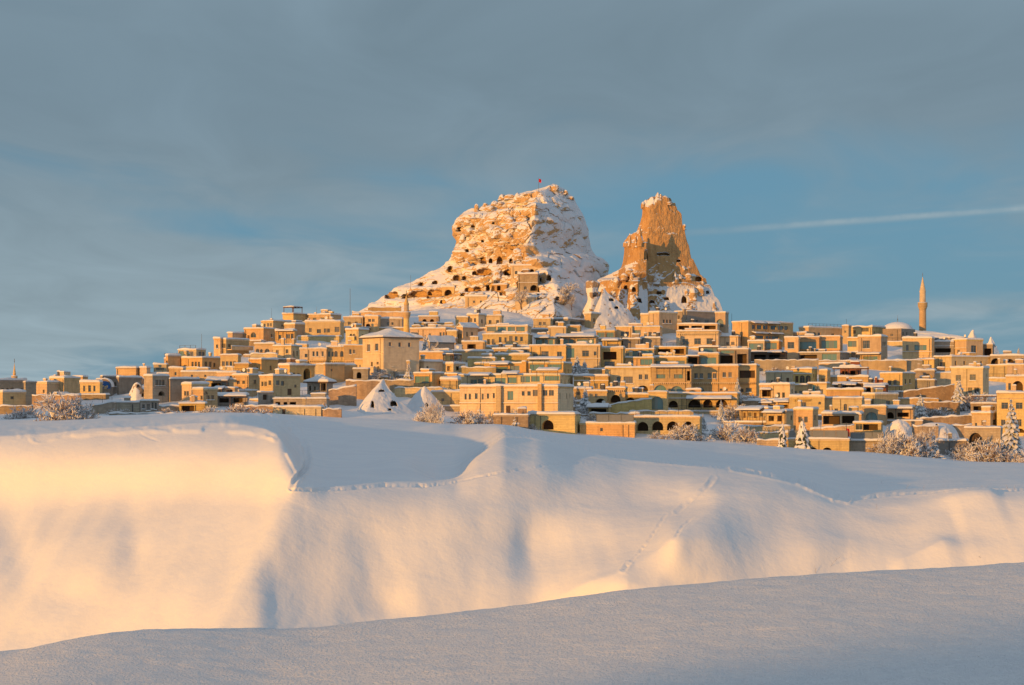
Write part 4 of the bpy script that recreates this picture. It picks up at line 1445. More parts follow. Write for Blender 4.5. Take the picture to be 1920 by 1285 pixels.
def wall_run(x0, x1, yt, yb, label, col='r', Y=None, yt2=None):
    """a low retaining wall with a cap of snow; yt2 lets its top slope"""
    Yv = hill_depth((x0 + x1) / 2, yb) if Y is None else Y
    s = Yv / F
    p0, p1 = at(x0, yb, Yv), at(x1, yb, Yv)
    root = thing('retaining_wall', label, 'wall', p0, 0.0, 'snow-capped retaining walls between the terraces')
    root['kind'] = 'thing'
    n = max(2, int((x1 - x0) / 8)); W = (x1 - x0) * s
    mb = MB(); sn = []
    tops = []
    for k in range(n + 1):
        f = k / n
        h = (yb - (yt + ((yt2 if yt2 is not None else yt) - yt) * f)) * s
        tops.append(h + 0.12 * math.sin(x0 + 2.1 * k) + 0.07 * math.sin(3.3 * k + yt))
    front = []
    vs = []; fs = []
    for k in range(n + 1):
        x = W * k / n; yy = 0.25 * math.sin(0.9 * k + x0)
        vs += [(x, yy, -2.5), (x, yy, tops[k]), (x, yy + 1.1, tops[k]), (x, yy + 1.1, -2.5)]
    for k in range(n):
        a, b = 4 * k, 4 * k + 4
        fs += [(a, b, b + 1, a + 1), (a + 1, b + 1, b + 2, a + 2), (a + 2, b + 2, b + 3, a + 3)]
    fs += [(3, 2, 1, 0), (4 * n, 4 * n + 1, 4 * n + 2, 4 * n + 3)]
    mb.add(vs, fs)
    mb.build('wall', M[col], root)
    tx = [W * k / n for k in range(n + 1)]; ty = [0.25 * math.sin(0.9 * k + x0) for k in range(n + 1)]
    c = MB(); m = max(n, int(W / 0.8)); prof = [(-0.12, 0.0), (-0.16, 0.22), (0.1, 0.42), (0.7, 0.45), (1.1, 0.3), (1.2, 0.0)]
    vs = []; fs = []
    for k in range(m + 1):
        x = W * k / m
        z = float(np.interp(x, tx, tops)); yy = float(np.interp(x, tx, ty))
        a = 0.75 + 0.45 * float(vnoise(np.array(x * 0.7 + x0), np.array(yt * 1.0), 1.1))
        for dy, dz in prof:
            vs.append((x, yy + dy, z + 0.004 + dz * a))
    p_ = len(prof)
    for k in range(m):
        for j in range(p_ - 1):
            a = k * p_ + j
            fs.append((a, a + p_, a + p_ + 1, a + 1))
    fs += [tuple(range(p_)), tuple(m * p_ + j for j in range(p_))[::-1]]
    c.add(vs, fs)
    c.build('snow_cap', M['snow_cap'], root, smooth=True)
    return root
# ------------------------------------------------------------------ the village: (left column, corner, right column, top row, foot row, turn), openings, extras, label
H_ = house
# --- low west end
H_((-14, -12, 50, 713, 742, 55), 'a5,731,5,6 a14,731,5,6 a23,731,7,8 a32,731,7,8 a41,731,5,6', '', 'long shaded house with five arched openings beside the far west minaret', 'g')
H_((-6, 5, 48, 735, 762, 58), 'r23,746,5,5', '', 'plain pinkish box house with one small square window at the village edge', 'o')
H_((46, 48, 68, 716, 750, 50), '', '', 'narrow grey house squeezed behind the pinkish box house', 'g')
H_((66, 88, 113, 717, 741, 40), 'r82,734,3,6', 'ch:76,5,5', 'small house with glowing yellow side wall and square chimney, behind the big frosted tree', 'y')
H_((93, 120, 150, 709, 736, 42), 'r108,726,5,5', 'ch:92,3,4 ch:111,4,3', 'house with bright lit west wall rising over the frosted tree', 'y')
H_((136, 155, 165, 707, 722, 35), '', '', 'upper box house on the skyline left of the blue mural', 'y')
H_((150, 187, 192, 717, 740, 20), 'r158,729,3,10 r168,729,4,11 r177,729,3,10', '', 'lit house with three tall slit windows beside the blue mural', 'y')
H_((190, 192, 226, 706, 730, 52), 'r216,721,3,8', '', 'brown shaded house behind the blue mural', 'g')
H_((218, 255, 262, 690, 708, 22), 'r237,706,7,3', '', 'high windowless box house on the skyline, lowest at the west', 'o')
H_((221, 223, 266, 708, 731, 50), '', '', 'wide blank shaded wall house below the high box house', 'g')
H_((262, 275, 282, 690, 707, 25), '', 'ch:277,2,6', 'small square box house next to the high windowless one', 'o')
H_((288, 312, 314, 684, 701, 12), 'r300,692,12,4', '', 'small terrace house with a striped lit front on the west slope', 'o')
H_((311, 315, 338, 667, 697, 55), 'A315,684,7,16', '', 'pinkish house corner with a tall open arch facing the sun', 'o')
H_((334, 379, 413, 671, 697, 42), 'r361,684,3,10 r367,684,3,10 r373,684,3,10 d347,690,4,9 r386,683,4,9 r394,683,4,9 r402,684,3,7', 'ch:399,4,8 bs:340,378,695,1.0', 'big west house with open glass loggia storey on top', 'y')
H_((334, 368, 386, 656, 671, 42), 'g342,663,13,10 r357,664,9,9 r378,664,9,8', 'rl:336,366', 'upper loggia storey with overhanging flat roof on the big west house', 'o', Y=484, snow=0.6)
H_((317, 343, 348, 690, 712, 15), 'r329,701,3,6', '', 'small lit cube house with one slit window under the loggia house', 'y')
H_((340, 408, 410, 698, 712, 10), 'r360,705,3,4 r385,705,3,4', '', 'long low lit terrace house below the loggia house', 'y', depth=5)
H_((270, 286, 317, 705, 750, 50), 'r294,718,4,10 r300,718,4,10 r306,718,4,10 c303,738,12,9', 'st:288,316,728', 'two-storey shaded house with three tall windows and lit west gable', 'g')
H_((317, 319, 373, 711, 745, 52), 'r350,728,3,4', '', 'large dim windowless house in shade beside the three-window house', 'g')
H_((341, 359, 391, 720, 750, 45), 'r347,738,3,8 r352,738,3,8 r376,734,4,6', '', 'half lit house with two slit windows above the corner house with a round vent', 'y')
H_((361, 381, 408, 729, 766, 45), 'r378,746,3,7 a386,737,6,6 r390,746,5,8 r398,746,5,8', '', 'corner house with a round vent and two square windows low on the west edge', 'y')
H_((219, 262, 264, 755, 775, 8), '', '', 'low grey windowless shed at the plateau edge', 'g', depth=6)
H_((263, 296, 298, 752, 774, 8), 'r269,763,4,8 r278,764,5,12 r286,761,3,12 r292,762,3,12', '', 'small bluish white house with tall windows by the plateau', 'g')
H_((336, 384, 388, 757, 775, 8), 'o352,767,24,12', '', 'open timber shelter with a dark front at the plateau edge', 'o')
H_((388, 442, 446, 712, 728, 10), 'g422,722,14,10 o405,723,18,9', 'aw:389,430,714,2.5', 'glazed terrace house under a broad snowy canopy', 'y')
H_((436, 466, 490, 703, 731, 40), 'r447,717,4,6 r457,717,4,6 r478,716,4,7', '', 'lit house over the cluttered yards, right of the glazed terrace', 'y')
H_((408, 440, 446, 728, 741, 15), 'r416,734,4,6 o430,735,12,7', 'aw:405,445,730,2.2', 'low yard shed with snow-laden porch roof', 'y')
H_((404, 464, 466, 741, 758, 8), 'o420,751,18,8 o446,751,18,9', 'aw:404,464,743,2.2', 'dark open stall under a long snowy roof', 'g', snow=0.5)
# --- west slope, middle
H_((401, 413, 425, 635, 664, 30), 'r407,650,3,7', '', 'narrow tower-like house at the edge of the west skyline', 'y')
H_((412, 424, 467, 636, 664, 48), 'r416,649,3,8 r421,649,3,8 r430,648,4,5', 'bs:426,467,655,1.6', 'long shaded house with two slit windows on its sunny end', 'y')
H_((427, 436, 459, 625, 640, 40), '', '', 'small blank house on the west skyline above the long shaded house', 'y')
H_((458, 494, 518, 616, 640, 35), 'd466,633,4,9 a475,628,8,9 a485,628,8,9', '', 'house with twin dark arched windows on the west skyline', 'y')
H_((490, 512, 546, 602, 620, 40), 'r496,610,3,6 r503,609,3,6 r508,609,2,6 r530,610,4,4', 'ch:505,3,3', 'skyline house with three slit windows and a grey long side', 'y')
H_((516, 552, 556, 620, 645, 12), 'r525,632,4,7 r540,631,6,8 r548,631,4,9', 'aw:518,551,621,0.8', 'three-window house under the stepped skyline houses', 'y')
H_((533, 553, 573, 608, 624, 40), '', '', 'blank cube house stacked above the three-window house', 'y')
H_((530, 550, 578, 588, 604, 40), 'o560,598,22,4', 'up:531,549,1.6', 'hilltop hotel with dark pergola roofs and a long window band', 'o')
H_((577, 620, 640, 590, 604, 25), 'r590,598,5,4 r606,598,6,4', 'ch:604,5,4 ch:626,7,5 ch:588,3,3', 'rambling hilltop house with chimneys at the top of the slope', 'o')
H_((572, 638, 645, 603, 632, 12), 'r582,619,4,7 r587,619,4,7 r598,621,6,7 r610,620,4,7 r616,620,4,7 r632,618,7,9', 'ch:577,3,4 ch:600,3,3', 'wide pale house front with six windows just under the hilltop', 'y')
H_((512, 546, 566, 649, 673, 30), 'r520,660,4,7 r538,659,4,7', '', 'bright yellow house with two small windows', 'y')
H_((562, 612, 614, 654, 682, 3), 'r574,667,4,6 r588,664,3,9 r595,664,3,9 r605,664,3,9', 'cb:570,611,677,10', 'west wing of the long yellow hotel, four slim windows', 'y')
H_((612, 646, 648, 651, 682, 3), 'a617,664,3,9 a624,664,3,9 a630,664,5,10 a635.5,664,5,10 a641,664,5,10', 'cb:613,645,677,9', 'middle wing of the yellow hotel with three arched loggia windows', 'y')
H_((645, 680, 682, 648, 684, 3), 'r657,660,3,9 r664,660,3,7', 'cb:647,670,677,6', 'plain east wing of the yellow hotel', 'y')
H_((477, 514, 517, 645, 664, 10), 'a483,658,5,7 a490,658,4,6 a501,658,7,7', '', 'small house with three low arched openings', 'y')
H_((413, 446, 452, 666, 697, 15), 'r419,682,4,8 r426,682,4,8 r433,682,4,8 r440,682,4,8', '', 'sunny house with four windows in a row on the west slope', 'y')
H_((440, 466, 471, 682, 702, 12), 'r455,697,3,4', '', 'low orange box house with drooping snow on its roof', 'o')
H_((467, 490, 521, 674, 700, 42), 'a476,692,3,6 a482,692,3,7', '', 'orange house with two tiny arched windows and long shaded side', 'o')
H_((407, 443, 446, 699, 712, 8), 'r433,707,4,4', '', 'snowed-over lower house under the four-window house', 'y', depth=6)
H_((523, 543, 590, 685, 712, 52), 'r551,702,4,5 r560,703,4,6 A576,701,14,21', '', 'house with a huge dark archway in its shaded side', 'y')
H_((487, 512, 563, 705, 748, 50), 'r492,720,3,8 r498,720,4,8 r506,718,4,8 r521,718,5,8 r530,719,5,8 r554,724,3,5 d543,735,8,12', 'ch:548,5,3', 'two-storey corner house with sunny end, brown door and two square windows', 'y')
H_((484, 488, 512, 736, 753, 55), 'o497,745,8,10', '', 'small hut with a dark doorway in front of the brown-door house', 'g')
H_((576, 612, 624, 716, 740, 25), 'o581,728,4,9 r590,729,3,8 o606,726,10,16', 'P:12', 'shaded hall with pointed snow roof and dark openings', 'g')
H_((513, 612, 616, 748, 762, 6), 'o521,757,9,6 o535,757,7,6 o549,757,12,6', '', 'long low house with three dark openings near the plateau', 'g', depth=6)
H_((512, 602, 606, 764, 782, 6), 'd532,773,6,11', '', 'lowest brown terrace house with one small door at the plateau edge', 't', depth=6)
H_((608, 610, 646, 683, 713, 52), 'r622,694,3,4', '', 'tall pinkish blank block with one tiny window', 'o')
H_((645, 647, 667, 685, 708, 52), '', '', 'lower pinkish blank block beside the gatehouse', 'o')
H_((665, 680, 690, 674, 694, 25), 'r669,688,2,7 r675,688,2,7', '', 'small annexe with two slit windows under the pyramid-roofed house', 'y')
H_((662, 690, 692, 692, 712, 5), 'A673,704,9,12', '', 'grey gatehouse with a pointed dark arch', 'g', depth=5)
H_((680, 719, 786, 632, 706, 57), 'r691,652,5,13 r706,651,5,13 r697,683,3,9 a690,696,4,9 a709,692,5,10 r708,681,3,5', 'P:17 st:681,718,664', 'tall stone mansion with snowy pyramid roof', 'y')
H_((648, 672, 691, 618, 648, 40), 'a658,631,4,10 a664,631,4,10 r656,652,3,3', 'bs:655,668,637,0.8', 'house with twin arched windows over a balcony, left of the pyramid roof', 'y')
H_((644, 680, 684, 595, 614, 10), 'r655,606,4,5 r668,606,4,5', '', 'upper terrace house at the start of the snowy castle slope', 'o')
H_((684, 709, 714, 593, 616, 12), 'r693,601,4,5 r700,601,4,5 c690,610,9,6', '', 'sandstone house with a small arch under the castle slope', 'y')
H_((712, 754, 757, 598, 614, 8), 'r727,607,3,5 r736,607,3,5', '', 'dull house half hidden by the slender village minaret', 'g')
H_((769, 835, 850, 616, 634, 15), 'r826,627,3,7 r832,627,3,7 r806,628,3,5', '', 'long lit house right behind the pyramid-roofed mansion', 'y')
H_((785, 822, 826, 594, 606, 5), 'c796,601,8,5 c810,601,8,5', '', 'ruined house with two small arches above the layered terraces', 'o', depth=5)
H_((838, 856, 860, 621, 640, 10), 'r848,632,3,5', '', 'small lean-to house attached to the snowy gable house', 'y')
H_((856, 868, 896, 613, 640, 42), 'r860,630,2,7 r864,630,2,7', 'G:7', 'gabled house with two slit windows below the hotel glasshouse', 'y')
H_((802, 806, 852, 640, 664, 50), '', 'G:9', 'brown gabled barn behind the frosted spruce', 'g')
H_((876, 897, 912, 590, 615, 38), '', '', 'bright yellow corner block below the castle snowfield', 'y')
H_((910, 940, 944, 592, 614, 8), 'r919,604,4,7 r933,604,4,7', '', 'two-window house beside the bright yellow corner block', 'y')
H_((854, 877, 880, 595, 612, 8), '', '', 'low blank house left of the yellow corner block', 'o')
H_((911, 989, 996, 611, 628, 6), 'g922,617,17,9 g941,617,16,9 g959,617,14,9 g976,617,16,9', '', 'rooftop glasshouse of the upper hotel', 'y', snow=0.5)
H_((905, 990, 998, 627, 650, 6), 'r916,641,4,9 r925,641,4,9 r938,637,4,9 r948,637,3,8 r958,635,5,9 r968,635,4,8 r978,636,4,8', 'ch:985,3,3', 'upper hotel front with seven windows under the glasshouse', 'y')
H_((866, 908, 912, 641, 664, 8), 'o884,651,16,11', '', 'small house with a dark porch left of the upper hotel', 'o')
H_((770, 845, 848, 661, 676, 5), '', 'ch:800,4,3', 'long low blank terrace building right of the pyramid-roofed mansion', 'o', depth=5)
H_((846, 922, 925, 659, 674, 5), '', '', 'long rust-coloured terrace front below the dark porch', 'o', depth=5)
H_((923, 996, 999, 655, 668, 5), 'r932,661,5,5 r943,661,5,5 r955,661,6,5 r969,660,6,6 r985,659,6,6', '', 'low house with five square dark windows', 'y', depth=6)
H_((877, 928, 930, 672, 690, 5), '', '', 'blank yellow terrace block above the big hotel', 'y', depth=5)
H_((928, 993, 996, 665, 684, 5), '', 'ch:935,3,3', 'wide blank sandstone terrace with a drainpipe seam', 'y', depth=5)
# --- big hotel
H_((1004, 1040, 1044, 634, 652, 6), 'g1011,642,12,10 g1029,642,16,10', 'aw:1003,1041,634,2.6', 'left rooftop suite with snowy awning over glass doors', 'o')
H_((1044, 1117, 1122, 631, 652, 6), 'g1061,641,28,10 g1098,641,32,10', 'aw:1043,1116,632,2.8', 'wide rooftop suite with a long snowy awning', 'o')
H_((993, 1061, 1063, 648, 686, 4), 'r1004,667,7,6 r1022,666,11,13 r1049,664,7,8', '', 'orange hotel block with three unequal windows', 'o')
H_((1061, 1125, 1129, 648, 692, 5), 'g1070,662,14,18 r1098,663,10,10 r1116,663,4,7', '', 'orange hotel block with a tall recessed glass bay', 'o')
H_((890, 1056, 1072, 681, 705, 14), 'g905,694,22,11 g941,693,23,11 g965,691,18,11 g1007,688,28,15 g1040,686,27,15', 'aw:923,956,683,2.2 aw:992,1056,674,1.8 pi:980,988,678', 'top floor of the big hotel with wide teal windows', 'o')
H_((861, 1050, 1074, 703, 728, 14), 'g888,717,12,11 g908,716,24,11 g938,714,20,11 g960,713,17,11 g985,711,18,12 g1004,710,16,12 g1035,708,28,12', 'aw:880,921,704,2.2 aw:944,974,701,2.0 aw:1010,1050,695,2.2', 'middle floor of the big hotel under three snowy awnings', 'y')
H_((862, 1046, 1075, 725, 790, 14), 'r873,744,3,10 r881,744,3,10 r893,743,4,10 r905,744,3,10 r915,743,3,9 r926,742,3,9 g957,742,11,17 r981,738,4,8 r992,738,5,8 r1004,737,8,11 r1022,737,7,10 r1034,737,7,10 d953,768,8,14',
   'pi:932,941,724 pi:1010,1017,720', 'lowest floor of the big hotel with many slit windows and grey piers', 'y')
H_((776, 810, 832, 700, 728, 36), 'g791,712,27,13', '', 'modern cube house with one large window, west of the big hotel', 'o')
H_((769, 795, 830, 678, 700, 42), 'r776,691,3,7 r785,690,3,7', '', 'sunny house with two slit windows above the modern cube', 'y')
H_((735, 768, 770, 678, 702, 8), 'r750,690,10,7', '', 'house with one wide window beside the mansion, behind small spruce', 'y')
H_((828, 850, 872, 682, 700, 35), 'o842,691,8,9 o861,691,14,8', 'up:830,849,2.0', 'open terrace house with pergola between cube and big hotel', 'o')
H_((826, 858, 864, 712, 732, 15), '', '', 'rounded rust-coloured bastion covered by a thick snow cushion', 'o', snow=0.9)
H_((808, 862, 866, 735, 762, 6), 'r830,750,4,5', '', 'dim basement wall house under the rust-coloured bastion', 't')
H_((1076, 1140, 1147, 705, 734, 6), 'g1089,722,11,8 r1118,724,5,9 r1130,724,8,9', '', 'orange house with one wide and two tall windows right of the big hotel', 'o')
H_((1073, 1108, 1112, 729, 752, 6), 'r1084,738,5,5', '', 'lower stone annexe among snowy shrubs right of the big hotel', 't')
H_((990, 1078, 1088, 777, 812, 10), 'A1027,797,22,18', '', 'low stone building with one wide dark arch at the plateau edge', 't')
H_((925, 990, 992, 779, 806, 4), '', '', 'shaded blank stone wall building left of the wide dark arch', 'r', depth=5)
# --- centre right
H_((1000, 1032, 1036, 598, 618, 6), 'r1013,607,4,6 r1021,607,4,6', 'ch:1025,5,3', 'small house with twin square windows under the castle snowfield', 'o')
H_((1033, 1065, 1098, 598, 616, 20), 'r1080,606,18,8 r1040,606,5,9', '', 'long grey sheds below the snowfield between the two rocks', 'g')
H_((1028, 1061, 1064, 614, 633, 6), 'r1045,626,4,3', '', 'blank orange house under the grey sheds', 'o')
H_((1062, 1087, 1090, 611, 632, 6), 'r1077,625,10,8', '', 'small orange house with one large dark window', 'o')
H_((1096, 1108, 1134, 588, 610, 40), '', '', 'ochre house corner at the foot of the orange pinnacle', 'o')
H_((1118, 1152, 1155, 620, 636, 6), 'g1127,628,14,9 g1144,628,14,9', '', 'low veranda house of pale glazing left of the yellow house', 'y')
H_((1153, 1237, 1242, 613, 636, 5), 'r1167,626,5,7 r1176,626,5,8 g1194,624,15,10 r1219,627,5,8 r1228,627,5,8', 'pi:1184,1186,612', 'yellow house with a grey central window between pairs of windows', 'y')
H_((1168, 1200, 1204, 636, 656, 6), '', '', 'plain grey block under the yellow five-window house', 'g')
H_((1202, 1238, 1242, 634, 654, 6), 'r1212,645,5,5', '', 'shaded annexe under the yellow five-window house', 'g')
H_((1129, 1164, 1168, 637, 656, 6), 'r1150,648,18,5', 'aw:1130,1160,639,2.0', 'small house with snowy awning at the elbow of the terraces', 'o')
H_((1127, 1168, 1172, 652, 692, 6), 'o1143,667,26,15 r1143,683,16,9', '', 'house with deep grey two-storey porch', 'o')
H_((1201, 1216, 1220, 590, 610, 12), '', '', 'slim lit tower block at the foot of the pinnacle', 'y')
H_((1217, 1236, 1270, 586, 622, 45), 'r1245,603,3,7 r1251,603,3,7 r1257,603,3,7 r1276,600,7,7', '', 'tall house with bright west wall and three slit windows below the pinnacle', 'y')
H_((1264, 1288, 1342, 584, 610, 46), 'r1297,603,4,6 r1306,603,4,6 r1325,603,6,6', 'pi:1284,1289,580', 'grey-fronted house with a lit pier and small square windows', 'g')
H_((1341, 1360, 1366, 586, 618, 15), 'G1350,606,13,15', '', 'orange house with one big round-headed window', 'o')
H_((1270, 1345, 1350, 608, 624, 5), 'o1282,614,20,7 o1306,614,20,7 o1331,614,22,7', '', 'rooftop balcony house with three dark glazed bays', 'y', snow=0.55)
H_((1268, 1347, 1352, 621, 650, 5), 'r1285,641,9,10 r1308,640,10,10 r1331,640,10,10', 'cb:1269,1346,626,20', 'rosy stone house with three square windows and a corbelled ledge', 't')
H_((1345, 1384, 1390, 631, 650, 8), 'r1364,644,4,5 r1374,644,5,5', '', 'small sunny house with two black square windows', 'y')
H_((1373, 1403, 1487, 603, 650, 41), 'r1414,613,6,7 r1424,613,8,7 r1436,613,8,7 r1450,613,8,7 r1464,613,8,7 r1474,613,5,7 r1420,632,20,5 r1448,632,20,5', 'aw:1408,1430,606,1.4 aw:1434,1456,606,1.4 aw:1410,1435,625,1.4 aw:1439,1463,625,1.4',
   'large skyline hotel with lit end wall and four small awnings', 'y')
H_((1170, 1226, 1230, 655, 672, 5), 'g1186,663,24,10 g1212,662,24,10', '', 'restaurant block with two broad teal windows', 'y')
H_((1172, 1225, 1228, 671, 692, 5), 'g1212,679,23,11 a1185,678,4,4', '', 'smooth yellow block with a round vent and one wide window', 'y')
H_((1226, 1286, 1290, 651, 671, 5), 'o1245,659,24,9 o1273,659,19,9', 'rl:1226,1286', 'open roof terrace frame with two dark bays', 'o')
H_((1224, 1287, 1291, 670, 691, 5), 'g1237,681,15,8 g1256,681,17,9 g1276,681,16,9', '', 'house with three glass doors below the open roof terrace', 'y')
H_((1286, 1310, 1312, 668, 690, 4), 'o1298,677,19,14', '', 'narrow shadowed loggia with posts between two glazed houses', 'wood')
H_((1309, 1347, 1351, 663, 690, 5), 'g1328,677,30,13', '', 'framed yellow suite with one full-width window', 'y')
H_((1310, 1347, 1350, 651, 666, 4), 'g1328,657,32,9', '', 'dark glass pavilion above the framed yellow suite', 'wood')
H_((1347, 1403, 1408, 655, 690, 5), 'o1362,674,24,15 o1391,673,18,18 g1364,660,26,6', 'rl:1348,1402', 'grey terrace house with deep dark bays at the end of the row', 'g')
H_((1135, 1221, 1224, 690, 735, 3), 'r1178,713,14,12 r1201,707,5,9 r1212,707,5,9 A1205,728,20,10 r1160,712,6,9', '', 'long sandstone front with two small windows and a low arch', 'y')
H_((1221, 1296, 1298, 687, 742, 3), 'g1239,706,17,8 g1272,706,16,8 G1238,731,24,18 G1269,732,24,16 o1291,705,6,18', 'aw:1221,1295,689,2.0 cb:1222,1294,718,18', 'orange arcade house with long snowy awning and two glazed arches', 'o')
H_((1296, 1384, 1388, 686, 742, 3), 'r1305,705,5,9 r1315,705,5,9 r1330,705,5,9 r1340,705,5,9 r1358,703,5,9 r1369,703,5,9 G1312,732,18,13 r1352,731,4,4 r1362,731,4,4', 'cb:1298,1383,718,22', 'pale mansion with three pairs of windows above a corbel row', 'y')
H_((1384, 1418, 1424, 685, 742, 5), 'n1401,702,29,14 r1404,732,9,8 r1391,732,5,6', 'cb:1386,1418,718,9', 'end house with a red-brown recessed balcony', 'o')
H_((1216, 1250, 1253, 735, 772, 3), 'G1232,756,23,25', '', 'square porch with one large glazed arch', 'y')
H_((1250, 1382, 1386, 738, 768, 3), 'A1262,758,18,13 A1302,757,24,15 A1327,757,18,15 A1353,757,22,15', 'aw:1288,1372,748,2.2', 'arcaded terrace building with four dark arches under a thin canopy', 'o')
H_((1137, 1172, 1176, 728, 760, 4), 'A1154,748,19,15', 'cb:1138,1171,732,9', 'balustraded pavilion with one round arch', 'o')
H_((1170, 1218, 1220, 740, 762, 3), 'A1182,752,17,13', '', 'low annexe with a sunlit arch beside the balustraded pavilion', 'o')
H_((1100, 1138, 1141, 734, 760, 4), 'A1126,752,18,9 r1118,742,4,6', '', 'shadowy low house with a wide arch right of snowy shrubs', 'o')
H_((1188, 1312, 1316, 782, 818, 3), 'A1205,800,21,17 A1233,799,21,17 A1261,799,21,17 A1290,799,21,17', 'rl:1192,1310', 'long arcade of four dark arches at the lowest terrace', 't')
H_((1087, 1190, 1194, 794, 818, 3), 'r1128,806,4,6', 'gr:1118,1188,1.7', 'low pinkish terrace building with glass balustrade', 'o')
H_((1103, 1142, 1146, 764, 778, 6), 'o1122,771,30,8', 'aw:1102,1142,764,2.4', 'small kiosk under a deep snow canopy', 'o')
H_((1386, 1440, 1462, 766, 790, 25), 'd1396,779,4,10 r1406,778,5,8 d1416,779,5,10 r1428,778,5,8', 'aw:1386,1432,769,2.2', 'sunny pavilion with doors under a snowy eave near the frosted bushes', 'y')
H_((1436, 1474, 1492, 771, 800, 25), 'o1446,785,10,10 o1462,785,9,11', 'aw:1434,1472,774,1.6', 'house with two open bays and narrow awning above the stepped terraces', 'y')
# --- right slope
H_((1402, 1433, 1437, 640, 662, 5), 'g1418,650,27,12', '', 'glass-fronted suite just below the skyline hotel', 'y')
H_((1434, 1460, 1466, 640, 662, 6), 'g1446,649,21,12', '', 'second glass-fronted suite with reflections, nearer the yellow house', 'o')
H_((1400, 1472, 1476, 660, 678, 4), 'o1425,669,22,8 o1452,669,20,8', 'aw:1440,1466,661,1.6', 'dark basement terrace under the two glass suites', 'wood')
H_((1471, 1497, 1500, 633, 668, 4), 'r1483,648,10,12', '', 'yellow house end with one square window', 'y')
H_((1496, 1536, 1538, 632, 662, 3), 'g1514,648,34,14', 'cb:1498,1535,657,12', 'orange bay with wide window and wooden ledge', 'o')
H_((1536, 1575, 1580, 631, 662, 4), 'g1555,646,30,15', 'cb:1538,1574,657,12', 'second orange bay with the broadest window, beside the grey pillar', 'o')
H_((1497, 1575, 1592, 661, 682, 12), 'g1555,670,28,13 o1515,671,34,12', '', 'basement floor of the orange bays, half glass half shadow', 'g')
H_((1589, 1612, 1614, 634, 662, 4), 'g1598,645,16,11', '', 'narrow link house with a glass corner', 'y')
H_((1609, 1652, 1664, 631, 682, 22), 'r1624,646,11,14 r1637,646,11,14 g1632,674,27,12', 'aw:1609,1652,664,1.4', 'tall yellow house with two large square windows', 'y')
H_((1498, 1516, 1581, 614, 636, 42), 'r1527,627,4,7 r1536,627,4,7 r1562,626,5,3', 'rl:1517,1578', 'skyline house with roof railing and long pinkish side', 'o')
H_((1579, 1591, 1596, 611, 634, 15), 'r1585,622,3,4', '', 'slim chimney-like tower house on the right skyline', 'y')
H_((1591, 1635, 1660, 613, 632, 25), 'r1622,617,11,9 r1602,622,4,6', '', 'skyline house with a framed dormer window before the mosque roof', 'y')
H_((1465, 1512, 1516, 624, 636, 5), 'o1490,631,36,6', '', 'low open terrace roof between the two skyline hotels', 'y')
H_((1436, 1485, 1487, 698, 724, 5), 'r1448,716,4,5 r1457,716,4,5 d1477,713,5,9', '', 'house with terrace furniture, left of the blue door', 'y')
H_((1484, 1522, 1532, 692, 722, 18), 'd1494,711,6,12 a1504,711,8,13 a1515,711,8,13', 'ch:1484,6,4', 'house with a blue door and two arched windows', 'y')
H_((1535, 1551, 1557, 694, 722, 18), 'r1543,713,6,6', '', 'slim yellow tower house right of the blue door', 'y')
H_((1424, 1447, 1449, 722, 749, 4), 'o1437,738,17,12', 'aw:1426,1446,731,1.2', 'house with a striped dark porch', 'y')
H_((1446, 1481, 1490, 721, 754, 20), 'r1460,741,4,9 r1469,741,4,9', '', 'smooth yellow house with two close slit windows', 'y')
H_((1487, 1513, 1516, 722, 746, 5), 'r1501,737,4,7 r1492,737,3,7', '', 'set-back house behind the two-slit house', 'y')
H_((1515, 1550, 1556, 719, 746, 8), 'r1539,735,7,9 r1529,735,3,9', 'rl:1516,1549', 'terrace house with a folded teal parasol', 'y')
H_((1480, 1546, 1548, 744, 776, 3), 'r1506,760,9,10 a1537,756,4,5', 'cb:1488,1520,750,8', 'broad yellow front with one window and worn carved band', 'y')
H_((1488, 1524, 1534, 767, 814, 20), 'r1500,787,5,10 r1511,787,5,10', '', 'tall pale box house behind the wrapped conifers', 'y')
H_((1402, 1480, 1484, 751, 768, 5), 'o1438,762,24,6 o1467,762,20,6', 'aw:1424,1448,756,1.4 aw:1452,1480,754,1.6', 'low porch row with snowy canopies under the two-slit house', 'y')
H_((1545, 1616, 1620, 747, 778, 4), 'r1558,770,5,7 r1568,770,5,7 a1585,764,5,12 r1600,768,5,7', '', 'brown house with a statue niche between small windows', 't')
H_((1541, 1612, 1618, 776, 800, 5), 'o1559,788,32,16 o1590,787,24,14', '', 'open garage floor with two black bays', 't', snow=0.5)
H_((1550, 1619, 1623, 731, 752, 4), 'A1568,748,16,7 A1593,747,16,7', '', 'low wall house showing the tops of two arches', 'o')
H_((1563, 1620, 1624, 719, 736, 4), 'o1578,728,18,7 o1603,728,24,7', 'aw:1562,1621,722,2.2', 'open restaurant under a long snowy canopy', 'wood', snow=0.3)
H_((1620, 1661, 1665, 722, 744, 4), 'o1632,733,15,10 o1648,732,15,10', 'aw:1620,1660,726,1.8', 'dark timber pavilion with lamp-lit bays next to the long canopy', 'redwood')
H_((1575, 1612, 1615, 688, 708, 4), 'o1584,700,10,8 o1600,700,12,8', '', 'red-brown wooden pavilion roof among the terraces', 'redwood')
H_((1549, 1628, 1632, 707, 722, 4), '', 'up:1562,1626,2.0', 'plain stone terrace below the red-brown pavilion', 'y', depth=6)
H_((1617, 1640, 1684, 739, 768, 45), 'r1665,756,6,7 o1630,754,12,10', '', 'house with lean-to dark shed and one small square window', 't')
H_((1616, 1661, 1664, 762, 792, 4), 'G1634,782,23,18', '', 'stone house with one glazed arch and snow-capped lions', 't')
H_((1660, 1712, 1715, 763, 790, 4), 'A1668,779,16,12 o1693,778,22,8', 'aw:1664,1712,766,2.2', 'low shelter with long snow roof beside the glazed arch', 't')
